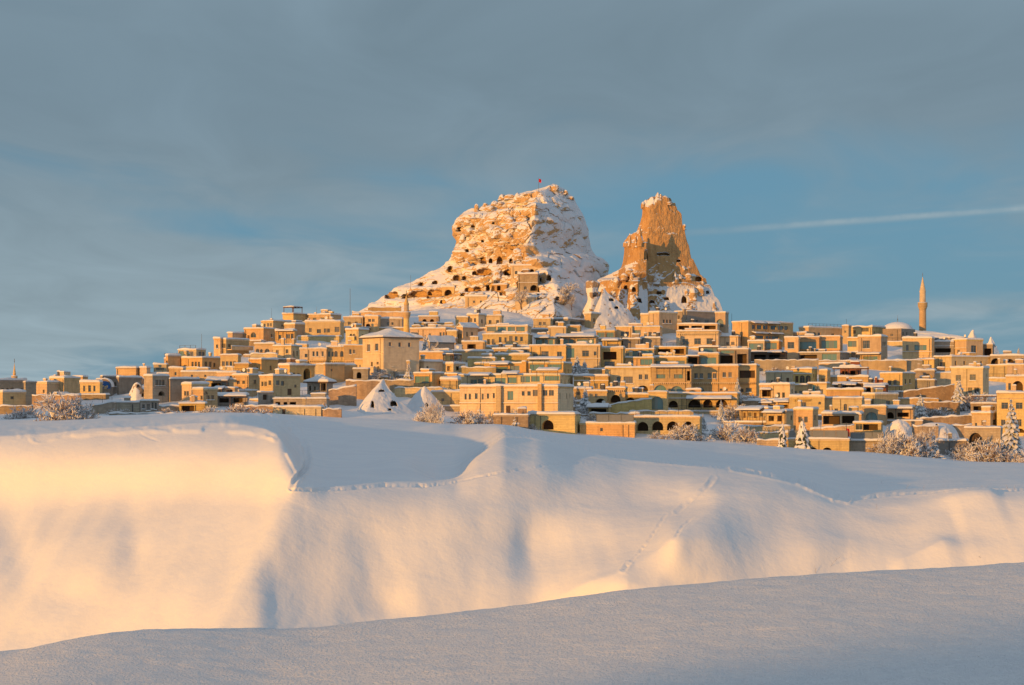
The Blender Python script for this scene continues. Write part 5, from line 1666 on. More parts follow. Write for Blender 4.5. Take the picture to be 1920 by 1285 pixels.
H_((1600, 1652, 1655, 793, 812, 4), 'o1632,801,28,12 r1611,801,10,11', '', 'dark open bar with one orange panel', 'o')
H_((1478, 1592, 1596, 824, 850, 2), 'A1524,843,16,7 A1551,843,16,7', 'gr:1478,1590,1.7', 'lowest pinkish terrace front with two arch tops and glass railing', 'o')
H_((1592, 1658, 1662, 827, 850, 3), '', 'gr:1594,1656,1.7', 'lowest grey terrace front with glass railing beside the red flag', 'g')
# --- mosque end
H_((1655, 1690, 1716, 616, 640, 25), 'r1672,628,4,4', 'N', 'grey mosque base under the white domed roof', 'g')
H_((1692, 1747, 1752, 634, 672, 6), 'r1701,652,4,10 g1726,652,23,10', 'ch:1700,5,3', 'house with one broad window and quoined corner below the mosque', 'y')
H_((1748, 1788, 1792, 641, 668, 5), 'o1768,657,30,8', '', 'recessed dark gallery house between two yellow houses', 'g')
H_((1785, 1812, 1843, 637, 676, 48), 'r1826,655,8,13 r1797,660,4,8', '', 'corner house with dark quoins, last tall house on the right skyline', 'y')
H_((1841, 1861, 1864, 646, 672, 6), 'o1852,660,14,13', '', 'open square pavilion on the skyline beside the white cones', 'g')
H_((1857, 1934, 1940, 667, 700, 3), 'A1867,679,19,15 A1893,682,17,18 A1916,679,18,14', '', 'long arcade with three large arches at the far right', 'g')
H_((1850, 1889, 1893, 685, 708, 4), '', '', 'blank yellow block under the three-arch arcade', 'y')
H_((1888, 1935, 1940, 684, 712, 4), 'r1905,697,4,5', '', 'pale block under the arcade at the picture edge', 'y')
H_((1720, 1751, 1753, 674, 694, 4), 'r1745,688,3,6 r1731,687,3,5', 'rl:1721,1750', 'low terrace house left of the square-window house', 'y')
H_((1750, 1784, 1858, 669, 700, 48), 'r1767,684,8,9', 'ch:1763,6,3 ch:1777,6,4', 'house with one square window and a very long grey side', 'y')
H_((1783, 1843, 1854, 690, 746, 14), 'r1797,709,8,11 r1824,708,9,11 r1819,732,6,11 r1831,732,7,11 r1797,733,6,10', 'st:1784,1842,727', 'big square yellow house with four windows in two rows', 'y')
H_((1715, 1752, 1755, 695, 718, 4), 'A1738,707,23,13', '', 'shaded house with a broad dark arch', 'g')
H_((1752, 1786, 1788, 699, 718, 4), '', '', 'rubble wall house between the broad arch and the big square house', 'r')
H_((1650, 1692, 1716, 700, 736, 28), 'r1668,718,5,9 r1678,718,5,9', '', 'pinkish house with two small windows left of the broad arch', 'o')
H_((1700, 1752, 1756, 713, 735, 4), 'r1712,730,8,7', '', 'long grey blank house below the broad arch', 'g')
H_((1886, 1936, 1940, 706, 742, 4), 'A1908,725,20,21 r1893,725,4,12', '', 'yellow house with one large open arch at the far right', 'y')
H_((1869, 1938, 1944, 737, 812, 4), 'r1884,761,10,11 r1911,761,10,11 r1881,793,6,10 r1911,793,7,12 a1896,762,5,5 A1912,809,18,10', 'st:1870,1936,748', 'three-storey bright yellow house by the tall snowy spruce', 'y')
H_((1822, 1857, 1873, 775, 808, 18), 'r1844,793,6,8 r1865,792,5,9 r1830,797,3,7', '', 'yellow house with one small window left of the three-storey house', 'y')
H_((1820, 1870, 1874, 757, 778, 4), 'o1833,768,16,12 o1855,768,20,10', 'up:1822,1868,1.6', 'timber pergola terrace among snowy shrubs', 'r')
H_((1809, 1876, 1880, 803, 846, 3), 'c1829,824,24,24', '', 'grey stone wall building with a blind arch at the lowest terrace', 'g')
H_((1755, 1812, 1815, 827, 856, 3), '', '', 'low grey basement wall behind the frosted trees', 'g', depth=5)

# the mosque: domed roof and a hipped roof beside it
t = thing('mosque_roof', 'wide white snow-covered dome of the mosque on the right skyline', 'mosque', at(1683, 618, 606))
mb = MB(); sD = 606 / F
mb.lathe([(29 * sD, -1.5), (29 * sD, 0.0), (28 * sD, 0.35), (24.5 * sD, 1.15), (19 * sD, 1.75), (11 * sD, 2.2), (4 * sD, 2.4), (0.02, 2.42)], 32)
dm = mb.build('dome', M['snow_cap'], t, smooth=True)
mb = MB(); mb.lathe([(29.4 * sD, -1.9), (29.6 * sD, -0.3), (29.2 * sD, -0.05)], 32); mb.build('drum', M['g'], t)
mb = MB(); mb.lathe([(0.07, 2.3), (0.07, 3.0), (0.2, 3.15), (0.05, 3.4), (0.02, 4.6)], 8); mb.build('finial', M['lead'], t)
t = thing('hall_roof', 'long dark hipped roof streaked with snow in front of the big minaret', 'roof', at(1750, 640, 598))
mb = MB(); sR = 598 / F
xa, xb, xc_, xd = (1688 - 1750) * sR, (1712 - 1750) * sR, (1745 - 1750) * sR, (1810 - 1750) * sR
mb.add([(xa, -5, 0.8), (xd, -5, 0.9), (xd, 9, 0.9), (xa, 9, 0.8), (xb - 1, 2, 3.4), (xc_, 2, 3.0), (xa, -5, -4), (xd, -5, -4), (xd, 9, -4), (xa, 9, -4)],
       [(0, 1, 5, 4), (1, 2, 5), (2, 3, 4, 5), (3, 0, 4), (6, 7, 1, 0), (7, 8, 2, 1), (9, 6, 0, 3)])
mb.build('roof', M['lead'], t)
for i, (a0, b0, d0) in enumerate(((0.06, 0.40, 0), (0.48, 0.93, 1))):
    mb = MB()
    def rp(f, g):
        lo = Vector((xa + (xd - xa) * f, -5.2, 0.85)); hi = Vector((xb - 1 + (xc_ - xb + 1) * f, 1.9, 3.4 - 0.4 * f))
        return lo.lerp(hi, g)
    n = 14; vs = []; fs = []
    for k in range(n + 1):
        f = 0.02 + 0.96 * k / n
        for g in (a0, (a0 + b0) / 2, b0):
            p = rp(f, g + 0.04 * math.sin(5.1 * k + i)); vs.append((p[0], p[1] - 0.05, p[2] + (0.30 if g != a0 else 0.16)))
    for k in range(n):
        for j in range(2):
            a = k * 3 + j; fs.append((a, a + 3, a + 4, a + 1))
    b = len(vs)
    for k in range(n + 1):
        vs.append((vs[k * 3][0], vs[k * 3][1], vs[k * 3][2] - 0.25))
    for k in range(n):
        fs.append((b + k, b + k + 1, (k + 1) * 3, k * 3))
    mb.add(vs, fs); mb.build('roof_snow', M['snow_cap'], t, smooth=True)

# the arched gable with the blue mural
t = thing('painted_gable', 'round blue painted mural under a snow-humped gable at the west end', 'mural', at(196, 734, hill_depth(196, 734)))
sM = hill_depth(196, 734) / F
mb = MB(); n = 18; vs = []; fs = []
for k in range(n + 1):
    a = math.pi * k / n; r = 13.5 * sM
    for rr, yy in ((r, 0.0), (r, 2.4)):
        vs.append((-rr * math.cos(a), yy, 8 * sM + rr * math.sin(a) * 1.1))
for k in range(n): fs.append((2 * k, 2 * k + 2, 2 * k + 3, 2 * k + 1))
fs.append(tuple(2 * k for k in range(n + 1)))
mb.add(vs, fs); mb.box(-13.5 * sM, 13.5 * sM, 0.003, 2.4, -2, 8 * sM); mb.build('wall', M['g'], t)
mb = MB(); vs = [(-11 * sM * math.cos(math.pi * k / n), -0.06, 8 * sM + 11.5 * sM * math.sin(math.pi * k / n)) for k in range(n + 1)]
vs += [(11 * sM, -0.06, 5 * sM), (-11 * sM, -0.06, 5 * sM)]
vb = [(v_[0], 0.1, v_[2]) for v_ in vs]; m_ = len(vs)
mb.add(vs + vb, [tuple(range(m_))] + [(k, m_ + k, m_ + (k + 1) % m_, (k + 1) % m_) for k in range(m_)])
mural = mb.build('mural', M['blue'], t)
mb = MB()
for ox, oz, w_, h_ in ((-5, 7, 3, 4), (-2.5, 10, 2.5, 3), (2, 7, 4, 6), (5, 9, 3, 4), (0, 6, 3, 2.5)):
    mb.box((ox - w_ / 2) * sM, (ox + w_ / 2) * sM, -0.10, -0.061, (oz - h_ / 2) * sM, (oz + h_ / 2) * sM)
mb.build('painted_houses', M['o'], mural)
mb = MB(); vs = []; fs = []
for k in range(n + 1):
    a = math.pi * k / n
    for rr, yy in ((13.5, -0.25), (15.6 + 0.7 * math.sin(3 * k), -0.1), (15.2, 2.2), (13.5, 2.5)):
        vs.append((-rr * sM * math.cos(a), yy, 8 * sM + 0.02 + rr * sM * math.sin(a) * 1.1))
for k in range(n):
    for j in range(3):
        fs.append((4 * k + j, 4 * k + 4 + j, 4 * k + 5 + j, 4 * k + 1 + j))
mb.add(vs, fs); mb.build('snow_cap', M['snow_cap'], t, smooth=True)

# ------------------------------------------------------------------ retaining walls
for a in [
    (648, 720, 715, 741, 'long rough retaining wall below the gatehouse', 'r'), (716, 776, 714, 730, 'lit retaining wall between mansion and modern cube', 'r'),
    (616, 668, 733, 752, 'dim garden wall sloping up from the low houses', 'r', 724), (660, 760, 586, 600, 'upper retaining wall crossing the castle slope behind the minaret', 'o'),
    (690, 752, 577, 589, 'highest lit retaining wall on the castle slope', 'o'), (776, 850, 606, 612, 'topmost thin terrace wall right of the slender minaret', 't'),
    (772, 852, 611, 618, 'second thin terrace wall right of the slender minaret', 't'), (905, 1000, 652, 660, 'narrow ledge wall under the upper hotel', 'y'),
    (1415, 1535, 676, 694, 'grey road wall heaped with ploughed snow', 'g'), (1530, 1700, 677, 686, 'long ledge wall under the orange bays and tall yellow house', 'o'),
    (1140, 1222, 760, 776, 'stepped wall climbing to the large glazed arch', 'o', 748), (1105, 1200, 776, 786, 'snowy garden wall behind the glass balustrade', 'o'),
    (1016, 1078, 764, 778, 'crumbling garden wall among shrubs by the big hotel', 'r'), (1395, 1482, 800, 810, 'upper step wall behind the cone-wrapped trees', 't'),
    (1410, 1490, 812, 822, 'middle step wall behind the cone-wrapped trees', 't'), (1420, 1480, 826, 838, 'lowest step wall behind the cone-wrapped trees', 't'),
    (1718, 1830, 786, 798, 'rubble terrace wall above the white boulder', 'r', 779), (1750, 1822, 802, 814, 'second rubble terrace wall above the white boulder', 'r', 797),
    (1712, 1760, 800, 816, 'short snow-blown wall beside the white boulder', 'r'), (1695, 1790, 735, 752, 'slanting stair wall below the long grey house', 'r', 722),
    (1730, 1800, 755, 772, 'garden wall behind the two spruces', 'r'), (1520, 1602, 806, 822, 'ramp wall leading to the dark open bar', 'o', 798),
    (1650, 1760, 748, 762, 'snowy parapet wall under the slit window houses', 't'), (1660, 1730, 676, 690, 'dark terrace wall under the mosque houses', 'g'),
    (-10, 60, 762, 775, 'rubble wall at the west edge of the plateau', 'r'), (60, 150, 742, 756, 'garden wall behind the big frosted tree', 'r'),
    (205, 330, 776, 786, 'long low wall along the plateau, west part', 'r'), (170, 225, 762, 776, 'curved garden wall left of the grey shed', 'r', 752),
    (298, 345, 762, 774, 'rubble fence wall between the grey shed and the shelter', 'r'), (440, 520, 762, 776, 'dark hedge wall along the plateau edge', 'r'),
    (600, 640, 768, 784, 'small brown wall left of the white cone', 'r'), (470, 520, 664, 676, 'ledge wall under the three low arches', 'y'),
    (565, 640, 684, 694, 'ledge wall under the yellow hotel', 'y'), (860, 930, 690, 700, 'snowy step wall left of the big hotel', 'o'),
    (740, 830, 728, 740, 'low sunlit wall under the modern cube', 'o'), (1180, 1300, 772, 782, 'terrace parapet above the four-arch arcade', 'o'),
    (1392, 1440, 752, 766, 'snowy shrub wall beside the arcaded terrace', 'r'), (1690, 1790, 700, 716, 'stone ledge wall below the low terrace house', 't')]:
    wall_run(*a[:5], col=a[5], yt2=a[6] if len(a) > 6 else None)

# ------------------------------------------------------------------ dwellings cut into and built against the castle rock
for spec, wins, opts, lab, col in [
    ((872, 913, 916, 556, 572, 6), 'r889,566,3,4 r902,566,3,4', '', 'lit cave house with two tiny windows at the foot of the castle rock', 'y'),
    ((966, 1007, 1010, 558, 570, 6), 'r980,565,3,4', '', 'ruined sunlit wall house under the brown bare tree', 'o'),
    ((971, 1008, 1014, 514, 548, 8), 'A1001,540,14,11 a985,540,4,6', '', 'tall rubble-faced cave house with a dark arch on the castle ledge', 'r'),
    ((958, 1012, 1016, 498, 516, 6), 'a968,511,4,6 A980,511,8,7 A997,509,9,9 r1008,508,3,6', '', 'row of sunlit cave rooms with three doorways under a snow ledge', 'y'),
    ((924, 950, 953, 534, 550, 6), 'A925,541,4,9 A935,540,7,10', '', 'small cave house with twin black doorways', 'o'),
    ((829, 852, 856, 538, 556, 8), 'A840,549,14,12', '', 'square cave front with one broad black doorway', 'o')]:
    xl, xc, xr, yt, yb, th = spec
    Yd = front_depth(CASTLE_P, (xl + xc) / 2, yb - 2) - 1.5
    house(spec, wins, opts, lab, col, name='cave_house', cat='cave house', Y=Yd, depth=5, snow=0.7, group='cave houses of the castle rock')
# ------------------------------------------------------------------ minarets
def minaret(label, px, foot, shaft_w, prof_rows, Y, col):
    """prof_rows: (row, width in pixels) from the foot up"""
    s = Y / F
    root = thing('minaret', label, 'minaret', at(px, foot, Y), 0.0, 'minarets of the village')
    (r_sh, r_bal, r_up, r_tip) = prof_rows
    def z(row): return (foot - row) * s
    def ring(mb, a): mb.lathe([(w_ * s / 2, z(r_)) for r_, w_ in a], 16)
    mb = MB(); ring(mb, [(foot + 25, shaft_w + 0.6), (r_sh, shaft_w)]); mb.build('shaft', M[col], root)
    mb = MB(); ring(mb, [(r_sh, shaft_w + 0.1), (r_sh - 3.2, shaft_w + 1.4), (r_sh - 3.3, shaft_w + 2.4), (r_sh - 6.5, shaft_w + 3.8), (r_sh - 6.6, shaft_w + 5.0), (r_bal, shaft_w + 5.2), (r_bal + 0.05, shaft_w + 4.2), (r_sh - 7.5, shaft_w + 4.0), (r_sh - 7.5, 0.2)])
    b = mb.build('balcony', M[col], root)
    mb = MB(); mb.lathe([((shaft_w + 5.3) * s / 2, z(r_bal) + 0.003), ((shaft_w + 5.0) * s / 2, z(r_bal) + 0.2), ((shaft_w + 4.1) * s / 2, z(r_bal) + 0.004)], 16)
    mb.build('balcony_snow', M['snow_cap'], b, smooth=True)
    mb = MB(); ring(mb, [(r_bal + 4, shaft_w - 1.2), (r_up, shaft_w - 1.6)]); mb.build('upper_shaft', M[col], root)
    mb = MB(); ring(mb, [(r_up, shaft_w - 1.5), (r_up - 0.3, shaft_w - 0.6), (r_up - 1.5, shaft_w - 1.0), ((r_up * .5 + r_tip * .5), (shaft_w - 1.0) * .52), (r_tip, 0.35)]); mb.build('cone_roof', M[col], root)
    mb = MB(); mb.lathe([(0.05, z(r_tip) - 0.1), (0.05, z(r_tip) + 0.3), (0.14, z(r_tip) + 0.42), (0.04, z(r_tip) + 0.6), (0.1, z(r_tip) + 0.75), (0.015, z(r_tip) + 1.3)], 8); mb.build('finial', M['lead'], root)
    return root


minaret('slender stone minaret behind the pyramid-roofed mansion, against the castle snow', 762, 634, 10.5, (598, 586, 572, 553), 524, 'y')
minaret('tall pointed minaret standing alone against the sky beside the domed roof', 1730, 622, 13, (582, 568, 548, 519), 612, 't')
minaret('small distant minaret at the far west edge', 27, 728, 6.6, (716, 705.5, 702, 681), 520, 'o')

# ------------------------------------------------------------------ snow-covered tuff cones and boulders
M['rock_pale'] = rock_material('pale_tuff', (0.44, 0.33, 0.23), (0.38, 0.28, 0.19), (0.24, 0.17, 0.12))


def cone_snow(thr):
    def f_(P, N, RW, TT, TM):
        n_ = fbm(P[..., 0] / 1.6, P[..., 1] / 1.6, P[..., 2] / 1.6, 3)
        return np.clip(0.86 + 0.5 * N[..., 2] + n_ * thr, 0, 1)
    return f_


def cone(name, label, Y, l, r, ridge, caves=(), thr=0.9, rough=(0.25, 2.0), depth_k=0.8, cat='tuff cone', rows=90, cols=110, fine=0.12, tent=1.4):
    o, _, _ = rock_mass(name, Y, l, r, ridge, depth_k, M['rock_pale'], rows, cols, 36, None, rough, fine, cone_snow(thr), caves, 0.0, tent)
    return tag(o, label, cat)


def hd(px, row): return hill_depth(px, row)


cone('snow_cone', 'big snow-plastered tuff cone with a black hollow, in front of the mansion', 404,
     [(711, 717), (720, 709), (730, 700), (745, 686), (760, 675), (784, 659), (804, 648)], [(711, 719), (720, 724), (730, 731), (745, 744), (760, 760), (784, 788), (804, 806)],
     [(711, 718), (735, 705), (760, 696), (804, 684)], [(698, 758, 5, 11), (738, 757, 11, 8), (715, 733, 10, 3), (730, 768, 5, 3), (768, 762, 7, 4)], 0.9, (0.55, 2.6), 1.2)
cone('snow_cone', 'small pointed snow cone with brown patches left of the big one', 396,
     [(754, 608), (760, 603), (770, 597), (784, 588), (795, 582)], [(754, 609), (762, 613), (772, 617), (784, 624), (795, 632)], [(754, 608), (795, 606)], [(604, 776, 4, 4)], 1.5)
cone('snow_cone', 'rounded snow mound rising behind the big snow cone', 412,
     [(724, 795), (735, 782), (750, 770), (780, 750), (800, 740)], [(724, 797), (736, 808), (752, 822), (780, 842), (800, 850)], [(724, 796), (800, 790)], [(800, 760, 5, 5)], 0.7, tent=1.6)
cone('snow_cone', 'white cone leaning on the foot of the orange pinnacle', 566,
     [(541, 1131), (552, 1127), (566, 1121), (582, 1114), (604, 1104), (640, 1085)], [(541, 1133), (552, 1143), (566, 1160), (582, 1180), (604, 1194), (640, 1215)], [(541, 1131.5), (566, 1126), (604, 1116), (640, 1100)], [(1156, 577, 7, 4), (1174, 575, 5, 6), (1146, 562, 8, 4)], 1.4, (0.7, 2.6), 1.2)
cone('rock_house', 'ochre rock house with a snow slab roof and a barred window below the pinnacle', 572,
     [(527, 1101), (531, 1098), (545, 1099), (560, 1102), (580, 1094), (604, 1084), (640, 1070)], [(527, 1118), (531, 1125), (545, 1122), (560, 1122), (580, 1124), (604, 1130), (640, 1140)], [(527, 1110), (604, 1106), (640, 1104)], [(1117, 552, 8, 8), (1089, 582, 6, 6)], 2.2, (0.4, 2.5), cat='rock dwelling')
cone('snow_cone', 'tent-shaped snowy rock tip on top of the last corner house', 600,
     [(619, 1824), (625, 1819), (632, 1815), (650, 1810)], [(619, 1825), (625, 1827), (632, 1831), (650, 1836)], [(619, 1824.5), (650, 1822)], [], 0.7, rows=40, cols=50)
cone('snow_cone', 'white pointed cone on the right skyline beyond the arcade', 596,
     [(632, 1857), (645, 1852), (660, 1846), (690, 1838)], [(632, 1859), (645, 1866), (660, 1873), (690, 1882)], [(632, 1858), (690, 1858)], [(1866, 648, 3, 4)], 0.8, rows=50, cols=60)
cone('snow_boulder', 'huge rounded white boulder behind the frosted trees on the lower slope', hd(1685, 812),
     [(786, 1684), (790, 1675), (796, 1668), (806, 1662), (822, 1658)], [(786, 1686), (790, 1697), (796, 1704), (806, 1709), (822, 1712)], [(786, 1685), (822, 1684)], [], 0.9, (0.7, 3.0), cat='boulder', tent=1.7)
cone('snow_boulder', 'low snowy rock with a black hollow right of the white boulder', hd(1755, 812),
     [(793, 1738), (797, 1726), (805, 1716), (822, 1708)], [(793, 1768), (797, 1782), (805, 1792), (822, 1800)], [(793, 1755), (822, 1755)], [(1757, 799, 6, 7)], 1.2, (0.7, 3.0), cat='boulder', tent=2.0)
cone('rock_house', 'glowing snowy rock house with a small round hole at the west edge', hd(256, 748),
     [(717, 256), (720, 251), (728, 247), (736, 243), (750, 240), (765, 238)], [(717, 258), (722, 264), (730, 268), (738, 272), (750, 274), (765, 276)], [(717, 257), (765, 258)], [(259, 724, 5, 5), (267, 741, 4, 6)], 1.5, cat='rock dwelling')


# ------------------------------------------------------------------ trees
def frost_material(name, brown, amt):
    m_, t, p = mat_new(name)
    g = t.n('ShaderNodeNewGeometry')
    tcn = t.n('ShaderNodeTexCoord')
    n_ = t.noise(tcn.outputs['Object'], 2.5, 3.0, 0.7)
    sp = t.n('ShaderNodeSeparateXYZ', i_0=g.outputs['Normal'])
    f = t.ramp(t.math('ADD', sp.outputs[2], t.math('MULTIPLY_ADD', n_, 1.6, -0.8 + amt)), -0.35, 0.35)
    t.link(t.mix(f, brown, SNOW_C[:3]), p.inputs['Base Color'])
    p.inputs['Roughness'].default_value = 0.8
    p.inputs['Specular IOR Level'].default_value = 0.1
    return m_


M['bark'] = frost_material('snowy_bark', (0.11, 0.07, 0.05), -0.2)
M['twig'] = frost_material('frosted_twigs', (0.24, 0.165, 0.12), 0.22)
M['needle'] = frost_material('snowy_needles', (0.035, 0.05, 0.035), -0.35)
M['bush'] = frost_material('frosted_shrub', (0.13, 0.085, 0.055), 0.05)


def bare_tree_meshes(seed, spread, levels, kids, low):
    rn = random.Random(seed)
    tr, cr = MB(), MB()

    def grow(p, d, ln, rad, lev):
        pts = [p]; rads = [rad]
        n = 3 if lev < 2 else 2
        for i in range(n):
            d = (d + Vector((rn.uniform(-1, 1), rn.uniform(-1, 1), rn.uniform(-0.35, 0.6))) * 0.22).normalized()
            pts.append(pts[-1] + d * ln / n); rads.append(rad * (1 - 0.38 * (i + 1) / n))
        (tr if lev < 2 else cr).tube(pts, rads, 5 if lev < 2 else 3, 0, False)
        if lev >= levels: return
        for k in range(kids[min(lev, len(kids) - 1)]):
            f = rn.uniform(0.35, 1.0) if lev else rn.uniform(low, 1.0)
            i = min(int(f * n), n - 1)
            q_ = pts[i].lerp(pts[i + 1], f * n - i)
            az = rn.uniform(0, 2 * math.pi); tilt = rn.uniform(0.45, 1.0) * spread
            o_ = d.orthogonal().normalized(); b = d.cross(o_)
            nd = (d * math.cos(tilt) + (o_ * math.cos(az) + b * math.sin(az)) * math.sin(tilt))
            nd = (nd + Vector((0, 0, 0.12))).normalized()
            grow(q_, nd, ln * rn.uniform(0.55, 0.8), max(0.0035, rads[i] * 0.5), lev + 1)

    grow(Vector((0, 0, -0.3)), Vector((0, 0, 1)), 0.34 if low > 0.25 else 0.24, 0.035, 0)
    zt = max(v_[2] for v_ in cr.v)
    for m_ in (tr, cr):
        m_.v = [(v_[0] / zt, v_[1] / zt, v_[2] / zt) for v_ in m_.v]
    return tr.mesh('trunk', True), cr.mesh('crown', False)


BARE = [bare_tree_meshes(11, 1.0, 5, (7, 5, 4, 3, 3), 0.3), bare_tree_meshes(12, 1.15, 5, (8, 5, 4, 3, 3), 0.1), bare_tree_meshes(15, 0.75, 5, (7, 5, 4, 3, 3), 0.35),
        bare_tree_meshes(19, 1.2, 5, (10, 5, 4, 3, 3), 0.0)]


def conifer_meshes(seed, slim, dense):
    rn = random.Random(seed)
    tr, gr, sn = MB(), MB(), MB()
    tr.tube([(0, 0, -0.06), (0, 0, 0.5), (0, 0, 0.99)], [0.022, 0.014, 0.003], 6)
    lev = 15
    for i in range(lev):
        f = i / (lev - 1)
        z = 0.06 + 0.90 * f ** 0.95
        ln = slim * (1 - f) ** 0.85 * rn.uniform(0.85, 1.1) + 0.02
        nb = max(4, int(dense * (1 - 0.6 * f)))
        a0 = rn.uniform(0, 6.28)
        for k in range(nb):
            a = a0 + 6.283 * k / nb + rn.uniform(-0.25, 0.25)
            l_ = ln * rn.uniform(0.7, 1.15); wd = l_ * 0.34 + 0.012
            dx, dy = math.cos(a), math.sin(a); px_, py_ = -dy, dx
            prev = None; secs = []
            for j in range(4):
                g = j / 3
                zz = z + 0.03 * g - 0.55 * l_ * g * g - rn.uniform(0, 0.012)
                w_ = wd * (0.35 + 1.1 * g) * (1 - g * 0.75) + 0.006
                c = (dx * l_ * g, dy * l_ * g, zz)
                secs.append((c, w_))
            for mbx, up, wk, th in ((gr, 0.0, 1.25, 0.020), (sn, 0.016, 0.85, 0.022)):
                vs = []; fs = []
                for c, w_ in secs:
                    w2 = w_ * wk * rn.uniform(0.8, 1.15)
                    vs += [(c[0] - px_ * w2, c[1] - py_ * w2, c[2] + up - w2 * 0.55), (c[0], c[1], c[2] + up + th * (0.6 + 0.5 * rn.random())), (c[0] + px_ * w2, c[1] + py_ * w2, c[2] + up - w2 * 0.55)]
                for j in range(3):
                    b = j * 3
                    fs += [(b, b + 3, b + 4, b + 1), (b + 1, b + 4, b + 5, b + 2)]
                if mbx is sn and rn.random() < 0.25: continue
                mbx.add(vs, fs)
    return tr.mesh('trunk', True), gr.mesh('crown', False), sn.mesh('snow', True)


CONI = [conifer_meshes(3, 0.30, 9), conifer_meshes(5, 0.24, 8), conifer_meshes(9, 0.36, 9)]


def plant_at(px, row, hpx, Y):
    Y = hill_depth(px, row) if Y is None else Y
    return at(px, row, Y), hpx * Y / F


TREE_N = [0]


def conifer(px, row, hpx, label, var=0, Y=None):
    p, h = plant_at(px, row, hpx, Y)
    TREE_N[0] += 1
    o = thing('spruce_tree', label, 'tree', p, TREE_N[0] * 1.3, 'snow-laden conifers in the village')
    o.scale = (h, h, h)
    a, b, c = CONI[var % 3]
    link('trunk', a, M['bark'], o); link('crown', b, M['needle'], o); link('snow', c, M['snow_cap'], o)


def bare(px, row, hpx, label, var=0, wide=1.0, Y=None, name='frosted_tree', cat='tree', twig='twig', group='frosted leafless trees and shrubs'):
    p, h = plant_at(px, row, hpx * 0.86, Y)
    TREE_N[0] += 1
    o = thing(name, label, cat, p, TREE_N[0] * 2.1, group)
    o.scale = (h * wide, h * wide, h)
    a, b = BARE[var % 4]
    link('trunk', a, M['bark'], o); link('crown', b, M[twig], o)


for a in [
    (762, 672, 40, 'snowy spruce standing close against the mansion wall', 0), (797, 668, 40, 'snowy spruce between the mansion and the gabled barn', 1),
    (766, 716, 36, 'small spruce in front of the one-window house near the mansion', 0), (1082, 700, 34, 'dark bushy conifer beside the big hotel end wall', 2),
    (1096, 702, 28, 'dark bushy conifer under the orange hotel windows', 2), (1072, 752, 30, 'narrow dark conifer in the shrubs right of the big hotel', 1),
    (1097, 768, 42, 'snow-drooping conifer before the shadowy low house', 0), (1281, 736, 34, 'snowy spruce on the terrace before the arcade house', 0),
    (1383, 750, 42, 'snowy spruce at the corner of the pale mansion', 1), (1352, 786, 36, 'pale snowy spruce below the arcaded terrace', 1),
    (966, 806, 38, 'frosty little spruce at the plateau edge by the dim wall', 0), (1726, 785, 46, 'broad snowy spruce above the white boulder', 2),
    (1798, 764, 52, 'big snowy spruce before the square yellow house', 2), (1751, 858, 46, 'bright frosted spruce at the snowfield edge', 0),
    (1896, 862, 112, 'tallest snow-laden spruce at the right', 1), (888, 778, 30, 'first little spruce before the big hotel', 1), (901, 780, 32, 'second little spruce before the big hotel', 0),
    (914, 779, 36, 'third and tallest little spruce before the big hotel', 1), (1910, 672, 20, 'lone conifer tip above the three-arch arcade', 0),
    (1318, 806, 30, 'dark wind-bent conifer right of the four-arch arcade', 2), (1135, 812, 22, 'tiny snow-loaded fir under the glass balustrade', 2), (1068, 812, 26, 'tiny white fir by the wide dark arch', 2)]:
    conifer(*a)

